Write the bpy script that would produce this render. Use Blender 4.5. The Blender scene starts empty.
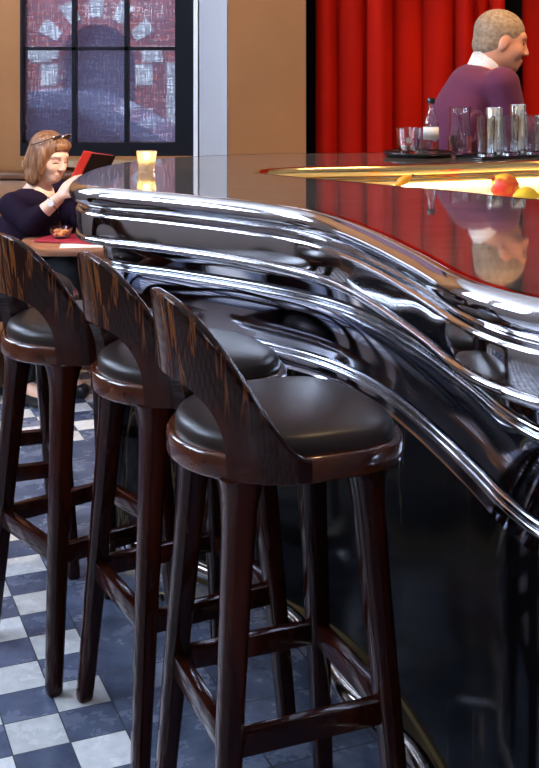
import bpy, bmesh, math, random
import numpy as np
from mathutils import Vector, Matrix, noise

random.seed(7)
rng = np.random.default_rng(7)
SC = bpy.context.scene
COL = SC.collection
PI = math.pi

# ------------------------------------------------------------------ camera
CAM_H, FPX, HY = 1.44, 1135.0, 70.0
cd = bpy.data.cameras.new('camera')
cam = bpy.data.objects.new('camera', cd)
COL.objects.link(cam)
cam.location = (0, 0, CAM_H)
cam.rotation_euler = (PI/2, 0, 0)
cd.sensor_fit = 'VERTICAL'
cd.sensor_width = cd.sensor_height = 36
cd.lens = FPX*36/768
cd.shift_y = -(384-HY)/768
cd.clip_start = 0.02
SC.camera = cam
SC.view_settings.view_transform = 'Standard'
SC.view_settings.look = 'None'
SC.view_settings.gamma = 1
SC.view_settings.use_curve_mapping = False
SC.view_settings.exposure = 0.0


def P(px, py, Y):
    """world point seen at a pixel of the photograph, at distance Y"""
    return np.array([(px-269.5)*Y/FPX, Y, CAM_H-(py-HY)*Y/FPX])


# ------------------------------------------------------------------ materials
def nt(m):
    m.use_nodes = True
    t = m.node_tree
    return t, t.nodes, t.links


def setin(n, k, v):
    if k in n.inputs:
        n.inputs[k].default_value = v


def c4(c):
    return (c[0], c[1], c[2], 1.0)


def ramp(t, stops, interp='LINEAR'):
    r = t.nodes.new('ShaderNodeValToRGB')
    e = r.color_ramp.elements
    while len(e) < len(stops):
        e.new(0.5)
    for i, (p, c) in enumerate(stops):
        e[i].position = p
        e[i].color = c4(c) if len(c) == 3 else c
    r.color_ramp.interpolation = interp
    return r


def texnoise(t, scale, detail=3, vec='Object', stretch=(1, 1, 1), rough=.5, dist=0):
    tc = t.nodes.new('ShaderNodeTexCoord')
    mp = t.nodes.new('ShaderNodeMapping')
    mp.inputs['Scale'].default_value = stretch
    t.links.new(tc.outputs[vec], mp.inputs['Vector'])
    n = t.nodes.new('ShaderNodeTexNoise')
    setin(n, 'Scale', scale); setin(n, 'Detail', detail); setin(n, 'Roughness', rough); setin(n, 'Distortion', dist)
    t.links.new(mp.outputs[0], n.inputs['Vector'])
    return n


def mat(name, base, rough=.5, metal=0., noise_=None, bump=None, coat=0, spec=.5, sheen=0, emit=None, estr=0, trans=0, ior=1.45, rvar=None, sss=0):
    m = bpy.data.materials.new(name)
    t, N, L = nt(m)
    b = N['Principled BSDF']
    setin(b, 'Base Color', c4(base)); setin(b, 'Roughness', rough); setin(b, 'Metallic', metal)
    setin(b, 'Coat Weight', coat); setin(b, 'Coat Roughness', .06); setin(b, 'Specular IOR Level', spec)
    setin(b, 'Sheen Weight', sheen); setin(b, 'Transmission Weight', trans); setin(b, 'IOR', ior)
    if sss:
        setin(b, 'Subsurface Weight', sss); setin(b, 'Subsurface Radius', (.02, .008, .004)); setin(b, 'Subsurface Scale', .4)
    if emit:
        setin(b, 'Emission Color', c4(emit)); setin(b, 'Emission Strength', estr)
    if noise_:
        # (scale, stretch, stops, detail)
        n = texnoise(t, noise_[0], noise_[3] if len(noise_) > 3 else 4, stretch=noise_[1], dist=noise_[4] if len(noise_) > 4 else 0)
        r = ramp(t, noise_[2])
        L.new(n.outputs['Fac'], r.inputs[0]); L.new(r.outputs[0], b.inputs['Base Color'])
    if rvar:
        n = texnoise(t, rvar[0], 4, stretch=rvar[1])
        r = ramp(t, [(.3, (rvar[2],)*3), (.7, (rvar[3],)*3)])
        L.new(n.outputs['Fac'], r.inputs[0]); L.new(r.outputs[0], b.inputs['Roughness'])
    if bump:
        n = texnoise(t, bump[0], bump[3] if len(bump) > 3 else 3, stretch=bump[1])
        bp = N.new('ShaderNodeBump')
        setin(bp, 'Strength', bump[2]); setin(bp, 'Distance', bump[4] if len(bump) > 4 else .01)
        L.new(n.outputs['Fac'], bp.inputs['Height']); L.new(bp.outputs[0], b.inputs['Normal'])
    return m


ONE = (1, 1, 1)
M = {}
M['wood'] = mat('dark_polished_wood', (.03, .008, .004), .2, coat=.38, spec=.15,
                noise_=(4, (3, 3, .5), [(.30, (.010, .0019, .001)), (.55, (.023, .0038, .0016)), (.72, (.048, .0075, .0026))], 4, .3))


def streakmat():
    """pale vertical streaks in the upper band of the backrest, plain dark wood below"""
    m = bpy.data.materials.new('streaked_dark_wood')
    t, N, L = nt(m)
    b = N['Principled BSDF']
    setin(b, 'Roughness', .18); setin(b, 'Coat Weight', .4); setin(b, 'Coat Roughness', .05); setin(b, 'Specular IOR Level', .15)
    n = texnoise(t, 9, 1, stretch=(9, 9, .07), dist=0)
    r = ramp(t, [(.44, (.014, .0034, .002)), (.53, (.026, .006, .003)), (.555, (.10, .030, .007)), (.60, (.13, .042, .010)), (.64, (.020, .005, .0025)), (.72, (.07, .020, .006))])
    L.new(n.outputs['Fac'], r.inputs[0])
    n2 = texnoise(t, 4, 4, stretch=(3, 3, .5))
    r2 = ramp(t, [(.3, (.010, .0019, .001)), (.55, (.023, .0038, .0016)), (.72, (.044, .007, .0025))])
    L.new(n2.outputs['Fac'], r2.inputs[0])
    tc = N.new('ShaderNodeTexCoord'); sp = N.new('ShaderNodeSeparateXYZ'); L.new(tc.outputs['Object'], sp.inputs[0])
    n3 = texnoise(t, 7, 2, stretch=(2, 2, .5))
    ad = N.new('ShaderNodeMath'); ad.operation = 'MULTIPLY_ADD'; ad.inputs[1].default_value = .16
    L.new(n3.outputs['Fac'], ad.inputs[0]); L.new(sp.outputs[2], ad.inputs[2])
    mr = N.new('ShaderNodeMapRange'); setin(mr, 'From Min', .925); setin(mr, 'From Max', .985)
    L.new(ad.outputs[0], mr.inputs['Value'])
    mx = N.new('ShaderNodeMixRGB'); L.new(mr.outputs[0], mx.inputs[0]); L.new(r2.outputs[0], mx.inputs[1]); L.new(r.outputs[0], mx.inputs[2])
    L.new(mx.outputs[0], b.inputs['Base Color'])
    return m


M['wood_back'] = streakmat()
M['wood_rim'] = mat('warm_sheen_rim_wood', (.06, .014, .005), .16, coat=.6, spec=.3,
                    noise_=(5, (2, 2, 4), [(.3, (.035, .007, .0025)), (.6, (.075, .017, .005)), (.75, (.11, .028, .008))], 4, .3))  # lighter, redder copy of the wood, warm reflections put into its colour
M['leather'] = mat('dark_brown_leather', (.020, .011, .008), .36, spec=.3, bump=(160, ONE, .12, 2, .002),
                   noise_=(6, ONE, [(.3, (.016, .0095, .008)), (.7, (.030, .018, .014))]))
M['pewter'] = mat('polished_pewter', (.76, .74, .76), .08, 1.0, rvar=(5, ONE, .04, .10))
M['fascia'] = mat('dark_polished_metal', (.54, .54, .62), .07, 1.0, rvar=(5, ONE, .04, .09))
M['bartop'] = mat('waxed_metal_top', (.60, .52, .50), .10, .80,
                  noise_=(7, (1, 3, 1), [(.3, (.38, .30, .25)), (.55, (.47, .38, .32)), (.75, (.56, .47, .41))], 7),
                  rvar=(16, (1, 4, 1), .02, .065))
M['brass'] = mat('polished_brass', (.80, .56, .24), .16, 1.0, bump=(14, ONE, .12, 3, .01))
M['brass_dark'] = mat('aged_brass', (.26, .18, .075), .35, 1.0)
M['cream'] = mat('cream_enamel', (.82, .76, .60), .4)
M['chrome'] = mat('bright_steel', (.80, .80, .82), .08, 1.0)
M['rail'] = mat('bronze_steel_rail', (.62, .55, .48), .14, 1.0)
M['black'] = mat('black_lacquer', (.008, .008, .009), .2, spec=.5)
M['blackmatte'] = mat('black_plastic', (.012, .012, .013), .45)
M['paint'] = mat('ochre_wall_paint', (.42, .175, .05), .8, noise_=(3, ONE, [(.35, (.30, .122, .036)), (.65, (.335, .138, .043))]))
M['paint_dim'] = mat('greige_wall_paint', (.42, .37, .34), .8)
M['paint_white'] = mat('pale_plaster', (.38, .365, .37), .7)
M['trim_white'] = mat('white_trim_paint', (.75, .75, .77), .5)
M['ceil'] = mat('ceiling_paint', (.74, .72, .70), .8)
M['frame'] = mat('black_window_paint', (.006, .006, .009), .5, spec=.15)
M['panelwood'] = mat('brown_panel_wood', (.16, .062, .024), .35, coat=.2, noise_=(4, (1, 1, 8), [(.3, (.10, .036, .014)), (.7, (.20, .08, .032))], 5))
M['tablewood'] = mat('red_brown_table_wood', (.30, .11, .05), .3, coat=.3, noise_=(4, (1, 9, 1), [(.3, (.25, .085, .038)), (.7, (.36, .145, .068))], 5))
M['banq'] = mat('tan_leather', (.28, .11, .032), .45, bump=(60, ONE, .1, 2, .003))
M['iron'] = mat('dark_iron', (.02, .02, .02), .5, .6)
M['skin_w'] = mat('skin_fair', (.72, .42, .29), .5, sss=.12)
M['lip'] = mat('lip_rose', (.58, .27, .21), .45)
M['eye_dark'] = mat('eyelash_brown', (.05, .025, .018), .5)
M['brow'] = mat('eyebrow_brown', (.30, .15, .08), .7)
M['skin_m'] = mat('skin_ruddy', (.62, .29, .18), .5, sss=.1)
M['hair_w'] = mat('auburn_blond_hair', (.30, .13, .045), .42, spec=.5, bump=(28, (5, 5, .5), .6, 3, .01),
                  noise_=(20, (5, 5, .5), [(.3, (.085, .028, .010)), (.5, (.19, .07, .024)), (.72, (.42, .21, .085))], 4))
M['hair_m'] = mat('short_greying_hair', (.26, .17, .10), .7, bump=(160, (1, 1, 2), .5, 2, .004),
                  noise_=(60, ONE, [(.3, (.19, .125, .075)), (.7, (.36, .26, .17))]))
M['cardigan'] = mat('dark_purple_knit', (.011, .0045, .013), .85, spec=.12, bump=(180, ONE, .2, 2, .003))
M['sweater'] = mat('plum_wool', (.115, .026, .060), .85, spec=.2, sheen=.06, bump=(150, ONE, .2, 2, .003))
M['shirt'] = mat('white_shirt_cotton', (.78, .72, .68), .8)
M['trousers'] = mat('dark_trouser_cloth', (.012, .012, .016), .85)
M['shoe'] = mat('black_shoe_leather', (.010, .009, .009), .3)
M['redboard'] = mat('red_board', (.62, .035, .02), .45)
M['redfolder'] = mat('dark_red_folder', (.33, .018, .035), .4)
M['paper'] = mat('white_paper', (.78, .74, .70), .7)
M['gold'] = mat('watch_metal', (.75, .68, .55), .2, 1.0)
M['lemon'] = mat('lemon_peel', (.92, .58, .03), .4, bump=(90, ONE, .2, 2, .003))
M['ambertone'] = mat('orange_peel', (.95, .36, .02), .4, bump=(90, ONE, .2, 2, .003))
M['apple'] = mat('red_yellow_fruit_skin', (.8, .1, .02), .35,
                 noise_=(14, (1, 1, 1.6), [(.38, (.78, .04, .015)), (.50, (.85, .16, .03)), (.56, (.90, .62, .04)), (.66, (.80, .68, .10)), (.74, (.85, .25, .06))], 2, .6))
M['stem'] = mat('fruit_stem', (.16, .07, .02), .7)
M['nuts'] = mat('orange_nuts', (.75, .30, .10), .6)
M['label'] = mat('pale_bottle_label', (.80, .77, .70), .6)
M['ink'] = mat('dark_ink', (.02, .015, .015), .6)
M['wax'] = mat('candle_wax', (.9, .75, .45), .5, emit=(1, .62, .2), estr=.5)
M['flame'] = mat('candle_flame', (1, .8, .4), .5, emit=(1, .72, .3), estr=22)
M['ice'] = mat('ice_clear', (.95, .97, 1), .12, trans=.85, ior=1.31)
M['tyre'] = mat('tyre_rubber', (.01, .01, .01), .8)
M['carpaint'] = mat('blue_grey_car_paint', (.26, .32, .48), .25, coat=.6)
M['carglass'] = mat('dark_car_glass', (.02, .03, .05), .1, spec=.7)
M['stone'] = mat('pale_stone', (.62, .60, .55), .8, noise_=(4, ONE, [(.3, (.52, .50, .46)), (.7, (.68, .66, .61))]))
M['asphalt'] = mat('street_asphalt', (.08, .08, .085), .9)


def glassmat(name, col=(1, 1, 1), rough=0., ior=1.45):
    m = bpy.data.materials.new(name)
    t, N, L = nt(m)
    N.remove(N['Principled BSDF'])
    g = N.new('ShaderNodeBsdfGlass')
    setin(g, 'Color', c4(col)); setin(g, 'Roughness', rough); setin(g, 'IOR', ior)
    L.new(g.outputs[0], N['Material Output'].inputs[0])
    return m


M['glass'] = glassmat('clear_glass', (.97, .98, .98))
M['liquid'] = glassmat('clear_liquid', (.97, .95, .90), ior=1.33)


def panemat():
    m = bpy.data.materials.new('window_glass')
    t, N, L = nt(m)
    N.remove(N['Principled BSDF'])
    tr = N.new('ShaderNodeBsdfTransparent'); gl = N.new('ShaderNodeBsdfGlossy'); mx = N.new('ShaderNodeMixShader')
    fr = N.new('ShaderNodeFresnel'); setin(fr, 'IOR', 1.45)
    setin(gl, 'Roughness', .02); setin(tr, 'Color', (.93, .96, .97, 1))
    L.new(fr.outputs[0], mx.inputs[0]); L.new(tr.outputs[0], mx.inputs[1]); L.new(gl.outputs[0], mx.inputs[2])
    L.new(mx.outputs[0], N['Material Output'].inputs[0])
    return m


M['pane'] = panemat()


def scrimmat():
    """woven sunscreen cloth: open threads let the street show through"""
    m = bpy.data.materials.new('woven_scrim_cloth')
    t, N, L = nt(m)
    N.remove(N['Principled BSDF'])
    tr = N.new('ShaderNodeBsdfTransparent'); tl = N.new('ShaderNodeBsdfTranslucent'); df = N.new('ShaderNodeBsdfDiffuse')
    setin(tr, 'Color', (1, 1, 1, 1)); setin(tl, 'Color', (.48, .55, .76, 1)); setin(df, 'Color', (.05, .05, .07, 1))
    a = N.new('ShaderNodeMixShader'); a.inputs[0].default_value = .35
    L.new(tl.outputs[0], a.inputs[1]); L.new(df.outputs[0], a.inputs[2])
    n1 = texnoise(t, 40, 1, stretch=(.35, .01, 4)); n2 = texnoise(t, 40, 1, stretch=(4, .01, .35))
    ad = N.new('ShaderNodeMath'); ad.operation = 'ADD'
    L.new(n1.outputs['Fac'], ad.inputs[0]); L.new(n2.outputs['Fac'], ad.inputs[1])
    mr = N.new('ShaderNodeMapRange')
    setin(mr, 'From Min', .7); setin(mr, 'From Max', 1.3); setin(mr, 'To Min', .32); setin(mr, 'To Max', .66)
    L.new(ad.outputs[0], mr.inputs['Value'])
    mx = N.new('ShaderNodeMixShader')
    L.new(mr.outputs[0], mx.inputs[0]); L.new(tr.outputs[0], mx.inputs[1]); L.new(a.outputs[0], mx.inputs[2])
    L.new(mx.outputs[0], N['Material Output'].inputs[0])
    return m


M['scrim'] = scrimmat()


def votivemat():
    m = bpy.data.materials.new('pressed_votive_glass')
    t, N, L = nt(m)
    N.remove(N['Principled BSDF'])
    g = N.new('ShaderNodeBsdfGlass'); setin(g, 'Roughness', .18); setin(g, 'Color', (1, .93, .8, 1))
    tl = N.new('ShaderNodeBsdfTranslucent'); setin(tl, 'Color', (1, .92, .74, 1))
    mx = N.new('ShaderNodeMixShader'); mx.inputs[0].default_value = .3
    L.new(g.outputs[0], mx.inputs[1]); L.new(tl.outputs[0], mx.inputs[2])
    L.new(mx.outputs[0], N['Material Output'].inputs[0])
    return m


M['votive'] = votivemat()


def daylightmat(name, col, strength):
    m = bpy.data.materials.new(name)
    t, N, L = nt(m)
    N.remove(N['Principled BSDF'])
    e = N.new('ShaderNodeEmission'); setin(e, 'Color', c4(col)); setin(e, 'Strength', strength)
    L.new(e.outputs[0], N['Material Output'].inputs[0])
    return m


M['daypane'] = daylightmat('emissive_daylight_pane', (.62, .76, 1.0), 30.0)  # emission stands in for daylight behind the panes
M['led'] = daylightmat('warm_led_strip', (1, .84, .55), 34)


def marblemat():
    m = bpy.data.materials.new('black_gold_marble')
    t, N, L = nt(m)
    b = N['Principled BSDF']
    n = texnoise(t, 3.2, 6, stretch=(1, 1, .22), rough=.6, dist=.9)
    r = ramp(t, [(.485, (.003, .0026, .003)), (.498, (.020, .012, .007)), (.502, (.12, .08, .035)), (.507, (.012, .008, .006)), (.53, (.0026, .0024, .003))])
    L.new(n.outputs['Fac'], r.inputs[0])
    n2 = texnoise(t, 5, 4, dist=.5)
    r2 = ramp(t, [(.42, (0, 0, 0)), (.62, (1, 1, 1))])
    L.new(n2.outputs['Fac'], r2.inputs[0])
    mx = N.new('ShaderNodeMixRGB'); mx.inputs[1].default_value = (.003, .0025, .003, 1)
    L.new(r2.outputs[0], mx.inputs[0]); L.new(r.outputs[0], mx.inputs[2])
    L.new(mx.outputs[0], b.inputs['Base Color'])
    setin(b, 'Roughness', .12); setin(b, 'Specular IOR Level', .12)
    return m


M['marble'] = marblemat()

TILE, TH, OX, OY = .12195766, .39077, -.7513046, 3.2200637


def mathn(t, op, a, b=None, c=None):
    n = t.nodes.new('ShaderNodeMath'); n.operation = op
    for i, v in enumerate((a, b, c)):
        if v is None:
            continue
        if isinstance(v, (int, float)):
            n.inputs[i].default_value = v
        else:
            t.links.new(v, n.inputs[i])
    return n.outputs[0]


def floormat():
    m = bpy.data.materials.new('checker_and_slate_tiles')
    t, N, L = nt(m)
    b = N['Principled BSDF']
    g = N.new('ShaderNodeNewGeometry')
    sp = N.new('ShaderNodeSeparateXYZ')
    L.new(g.outputs['Position'], sp.inputs[0])
    dx = mathn(t, 'MULTIPLY', mathn(t, 'SUBTRACT', sp.outputs[0], OX), 1/TILE)
    dy = mathn(t, 'MULTIPLY', mathn(t, 'SUBTRACT', sp.outputs[1], OY), 1/TILE)
    c, s = math.cos(TH), math.sin(TH)
    i = mathn(t, 'ADD', mathn(t, 'MULTIPLY', dx, c), mathn(t, 'MULTIPLY', dy, s))
    j = mathn(t, 'SUBTRACT', mathn(t, 'MULTIPLY', dx, s), mathn(t, 'MULTIPLY', dy, c))
    lt = lambda a, v: mathn(t, 'LESS_THAN', a, v)
    gt = lambda a, v: mathn(t, 'GREATER_THAN', a, v)
    mul = lambda a, bb: mathn(t, 'MULTIPLY', a, bb)
    # slate border: alongside the bar, and a cross band of three rows
    alongside = mul(gt(i, 1), gt(j, -3))
    cross = mul(gt(j, -9), lt(j, -3))
    patch = mul(mul(gt(i, 3), lt(i, 5)), mul(gt(j, -5), lt(j, -1)))
    slate = mathn(t, 'MULTIPLY', mathn(t, 'MAXIMUM', alongside, cross), mathn(t, 'SUBTRACT', 1, patch))
    par = mathn(t, 'FLOORED_MODULO', mathn(t, 'ADD', mathn(t, 'FLOOR', i), mathn(t, 'FLOOR', j)), 2)
    white = mul(gt(par, .5), mathn(t, 'SUBTRACT', 1, slate))

    def edge(v, period, off, w):
        f = mathn(t, 'FLOORED_MODULO', mathn(t, 'ADD', v, off), period)
        return mathn(t, 'MAXIMUM', lt(f, w), gt(f, period-w))
    gs = mathn(t, 'MAXIMUM', edge(i, 1, 0, .013), edge(j, 1, 0, .013))
    gl = mathn(t, 'MAXIMUM', edge(i, 2, 1, .016), edge(j, 2, 1, .016))
    grout = mathn(t, 'ADD', mul(gs, mathn(t, 'SUBTRACT', 1, slate)), mul(gl, slate))
    # per-tile tone
    per = N.new('ShaderNodeTexWhiteNoise'); per.noise_dimensions = '2D'
    cb = N.new('ShaderNodeCombineXYZ')
    L.new(mathn(t, 'FLOOR', i), cb.inputs[0]); L.new(mathn(t, 'FLOOR', j), cb.inputs[1])
    L.new(cb.outputs[0], per.inputs['Vector'])
    n = texnoise(t, 9, 6, rough=.65)
    n2 = texnoise(t, 38, 4)
    dr = ramp(t, [(.35, (.066, .086, .14)), (.55, (.115, .138, .21)), (.72, (.19, .21, .275))])
    L.new(n.outputs['Fac'], dr.inputs[0])
    wr = ramp(t, [(.3, (.60, .60, .60)), (.7, (.76, .75, .73))])
    L.new(n2.outputs['Fac'], wr.inputs[0])
    m1 = N.new('ShaderNodeMixRGB'); L.new(white, m1.inputs[0]); L.new(dr.outputs[0], m1.inputs[1]); L.new(wr.outputs[0], m1.inputs[2])
    hv = N.new('ShaderNodeHueSaturation')
    L.new(mathn(t, 'ADD', mul(per.outputs['Value'], .35), .82), hv.inputs['Value']); L.new(m1.outputs[0], hv.inputs['Color'])
    m2 = N.new('ShaderNodeMixRGB'); L.new(grout, m2.inputs[0]); L.new(hv.outputs[0], m2.inputs[1]); m2.inputs[2].default_value = (.018, .02, .026, 1)
    L.new(m2.outputs[0], b.inputs['Base Color'])
    rr = ramp(t, [(.3, (.16,)*3), (.7, (.34,)*3)])
    L.new(n.outputs['Fac'], rr.inputs[0])
    L.new(mathn(t, 'ADD', rr.outputs[0], mul(grout, .4)), b.inputs['Roughness'])
    bp = N.new('ShaderNodeBump'); setin(bp, 'Strength', .35); setin(bp, 'Distance', .004)
    L.new(mathn(t, 'SUBTRACT', mul(n.outputs['Fac'], .5), grout), bp.inputs['Height'])
    L.new(bp.outputs[0], b.inputs['Normal'])
    return m


M['floor'] = floormat()


def curtainmat():
    m = mat('red_velvet', (.44, .006, .002), .85, spec=.08, bump=(120, (1, 1, .3), .15, 2, .003),
            noise_=(3, (2, 2, .3), [(.3, (.30, .005, .0014)), (.7, (.42, .0085, .002))]))
    return m


M['curtain'] = curtainmat()


def brickmat():
    m = bpy.data.materials.new('red_brick')
    t, N, L = nt(m)
    b = N['Principled BSDF']
    tc = N.new('ShaderNodeTexCoord'); mp = N.new('ShaderNodeMapping')
    mp.inputs['Rotation'].default_value = (PI/2, 0, 0)
    L.new(tc.outputs['Object'], mp.inputs[0])
    br = N.new('ShaderNodeTexBrick')
    setin(br, 'Scale', 4.5); setin(br, 'Color1', (.42, .10, .07, 1)); setin(br, 'Color2', (.30, .07, .055, 1)); setin(br, 'Mortar', (.35, .30, .27, 1)); setin(br, 'Mortar Size', .015)
    L.new(mp.outputs[0], br.inputs['Vector']); L.new(br.outputs[0], b.inputs['Base Color'])
    setin(b, 'Roughness', .9)
    return m


M['brick'] = brickmat()

# ------------------------------------------------------------------ mesh helpers


def link(name, me, parent=None):
    o = bpy.data.objects.new(name, me)
    COL.objects.link(o)
    if parent is not None:
        o.parent = parent
    return o


def from_bm(name, bm, m, parent=None, smooth=True, recalc=True, sharp=None):
    if recalc:
        bmesh.ops.recalc_face_normals(bm, faces=bm.faces)
    me = bpy.data.meshes.new(name)
    bm.to_mesh(me); bm.free()
    for mm in (m if isinstance(m, (list, tuple)) else [m]):
        me.materials.append(mm)
    if smooth:
        me.polygons.foreach_set('use_smooth', [True]*len(me.polygons))
        if sharp is not None:
            me.set_sharp_from_angle(angle=math.radians(sharp))
    me.update()
    return link(name, me, parent)


def thing(name, label, cat, loc=(0, 0, 0), rz=0, group=None):
    o = bpy.data.objects.new(name, None)
    COL.objects.link(o)
    o.location = loc; o.rotation_euler = (0, 0, rz)
    o.empty_display_size = .05
    return tag(o, label, cat, group)


def tag(o, label, cat, group=None):
    o['label'] = label; o['category'] = cat
    if group:
        o['group'] = group
    return o


def struct(o):
    o['kind'] = 'structure'
    return o


def add_box(bm, lo, hi, bevel=0):
    x0, y0, z0 = lo; x1, y1, z1 = hi
    vs = [bm.verts.new(p) for p in ((x0, y0, z0), (x1, y0, z0), (x1, y1, z0), (x0, y1, z0), (x0, y0, z1), (x1, y0, z1), (x1, y1, z1), (x0, y1, z1))]
    fs = [bm.faces.new([vs[i] for i in f]) for f in ((0, 3, 2, 1), (4, 5, 6, 7), (0, 1, 5, 4), (1, 2, 6, 5), (2, 3, 7, 6), (3, 0, 4, 7))]
    if bevel:
        es = list({e for f in fs for e in f.edges})
        bmesh.ops.bevel(bm, geom=es, offset=bevel, segments=2, affect='EDGES', profile=.5)
    return vs


def box(name, lo, hi, m, parent=None, bevel=0):
    bm = bmesh.new(); add_box(bm, lo, hi, bevel)
    return from_bm(name, bm, m, parent, smooth=bevel > 0, sharp=40)


def add_loft(bm, rings, closed_ring=True, cap=True, closed_path=False):
    """rings: list of lists of points"""
    R = [[bm.verts.new(tuple(p)) for p in r] for r in rings]
    n = len(R[0])
    k = len(R)
    for a in range(k if closed_path else k-1):
        A, B = R[a], R[(a+1) % k]
        for i in range(n if closed_ring else n-1):
            j = (i+1) % n
            bm.faces.new((A[i], A[j], B[j], B[i]))
    if cap and closed_ring and not closed_path:
        bm.faces.new(R[0][::-1]); bm.faces.new(R[-1])
    return R


def add_lathe(bm, prof, seg=32, c=(0, 0, 0), close=True):
    """prof: (r,z) list; r=0 ends collapse to a pole"""
    rows = []
    for r, z in prof:
        if r < 1e-6:
            rows.append([bm.verts.new((c[0], c[1], c[2]+z))])
        else:
            rows.append([bm.verts.new((c[0]+r*math.cos(2*PI*i/seg), c[1]+r*math.sin(2*PI*i/seg), c[2]+z)) for i in range(seg)])
    for A, B in zip(rows[:-1], rows[1:]):
        for i in range(seg):
            j = (i+1) % seg
            if len(A) == 1 and len(B) == 1:
                continue
            if len(A) == 1:
                bm.faces.new((A[0], B[j], B[i]))
            elif len(B) == 1:
                bm.faces.new((A[i], A[j], B[0]))
            else:
                bm.faces.new((A[i], A[j], B[j], B[i]))


def lathe(name, prof, m, parent=None, seg=32, c=(0, 0, 0), sharp=None):
    if sharp is None and m.name in ('clear_glass', 'clear_liquid', 'bright_steel'):
        sharp = 28
    bm = bmesh.new(); add_lathe(bm, prof, seg, c)
    return from_bm(name, bm, m, parent, sharp=sharp)


def add_tube(bm, pts, r, seg=10, closed=False):
    pts = [Vector(p) for p in pts]
    n = len(pts)
    rs = r if isinstance(r, (list, tuple)) else [r]*n
    rings = []
    ref = None
    for i, p in enumerate(pts):
        a = pts[(i-1) % n] if (closed or i > 0) else p
        b = pts[(i+1) % n] if (closed or i < n-1) else p
        T = (b-a).normalized()
        if ref is None:
            ref = Vector((0, 0, 1)) if abs(T.z) < .9 else Vector((1, 0, 0))
        U = (ref-T*ref.dot(T)).normalized()
        V = T.cross(U)
        ref = U
        rings.append([p+(U*math.cos(2*PI*k/seg)+V*math.sin(2*PI*k/seg))*rs[i] for k in range(seg)])
    add_loft(bm, rings, cap=not closed, closed_path=closed)


def tube(name, pts, r, m, parent=None, seg=10, closed=False):
    bm = bmesh.new(); add_tube(bm, pts, r, seg, closed)
    return from_bm(name, bm, m, parent)


def add_ell(bm, c, r, seg=20, rings=12, rot=None):
    mt = Matrix.Translation(c) @ (rot.to_4x4() if rot else Matrix.Identity(4)) @ Matrix.Diagonal((r[0], r[1], r[2], 1))
    bmesh.ops.create_uvsphere(bm, u_segments=seg, v_segments=rings, radius=1, matrix=mt)


def catmull(Pp, n=16):
    Pp = np.array(Pp, float)
    Pp = np.vstack([2*Pp[0]-Pp[1], Pp, 2*Pp[-1]-Pp[-2]])
    out = []
    for i in range(1, len(Pp)-2):
        t = np.linspace(0, 1, n, endpoint=False)[:, None]
        a, b, c, d = Pp[i-1:i+3]
        out.append(.5*((2*b)+(c-a)*t+(2*a-5*b+4*c-d)*t*t+(3*b-a-3*c+d)*t**3))
    out.append(Pp[-2][None])
    return np.vstack(out)


def resample(C, n):
    d = np.r_[0, np.cumsum(np.linalg.norm(np.diff(C, axis=0), axis=1))]
    s = np.linspace(0, d[-1], n)
    return np.stack([np.interp(s, d, C[:, k]) for k in range(C.shape[1])], 1)


def smooth_path(C, it):
    C = C.copy()
    for _ in range(it):
        C[1:-1] = .25*C[:-2]+.5*C[1:-1]+.25*C[2:]
    return C


def offset_path(C, s):
    T = np.gradient(C, axis=0)
    T /= np.linalg.norm(T, axis=1)[:, None]+1e-12
    return C+np.stack([-T[:, 1], T[:, 0]], 1)*s


def sweep(name, path, prof, m, parent=None, closed=False, sharp=40):
    """sweep an open (s,z) profile along a plan path; s is measured to the left of travel"""
    bm = bmesh.new()
    if closed:
        ext = np.vstack([path[-4:], path, path[:4]])
    rows = []
    for s, z in prof:
        Q = offset_path(ext, s)[4:-4] if closed else offset_path(path, s)
        rows.append([bm.verts.new((q[0], q[1], z)) for q in Q])
    n = len(path)
    for A, B in zip(rows[:-1], rows[1:]):
        for i in range(n if closed else n-1):
            j = (i+1) % n
            bm.faces.new((A[i], A[j], B[j], B[i]))
    return from_bm(name, bm, m, parent, sharp=sharp)


def fillet_prof(pts):
    return pts


# ------------------------------------------------------------------ the room
XL, XR, YB, ZC = -3.0, 3.0, -2.6, 3.1
YW = 6.0                                                # window wall
struct(box('floor', (XL-.2, YB-.2, -.08), (XR+.2, YW+.25, 0), M['floor']))
struct(box('ceiling', (XL-.2, YB-.2, ZC), (XR+.2, YW+.3, ZC+.1), M['ceil']))


def wall_with_holes(name, axis, pos, thick, a0, a1, holes, m):
    """vertical wall perpendicular to axis; holes: (u0,u1,z0,z1) along the other axis"""
    bm = bmesh.new()
    us = sorted({a0, a1, *[h[0] for h in holes], *[h[1] for h in holes]})
    zs = sorted({0, ZC, *[h[2] for h in holes], *[h[3] for h in holes]})
    for u0, u1 in zip(us[:-1], us[1:]):
        for z0, z1 in zip(zs[:-1], zs[1:]):
            uc, zc = (u0+u1)/2, (z0+z1)/2
            if any(h[0] < uc < h[1] and h[2] < zc < h[3] for h in holes):
                continue
            if axis == 'x':
                add_box(bm, (min(pos, pos+thick), u0, z0), (max(pos, pos+thick), u1, z1))
            else:
                add_box(bm, (u0, min(pos, pos+thick), z0), (u1, max(pos, pos+thick), z1))
    return struct(from_bm(name, bm, m, smooth=False))


LW = [(1.75, 3.25, 1.75, 2.95), (3.75, 5.25, 1.75, 2.95)]     # unseen left-wall windows, set high for steep light (y0,y1,z0,z1)
RW = [(-2.5, -1.3, 2.05, 2.95)]  # unseen back window, kept for highlights on the near bar edge
wall_with_holes('wall_left', 'x', XL, -.2, YB-.2, YW+.2, LW, M['paint_dim'])
wall_with_holes('wall_back', 'y', YB, -.2, XL, XR, RW, mat('dark_plum_wall_paint', (.055, .045, .05), .7))
struct(box('wall_right', (XR, YB-.2, 0), (XR+.2, YW+.2, ZC), M['paint_dim']))

wn = 2


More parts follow.
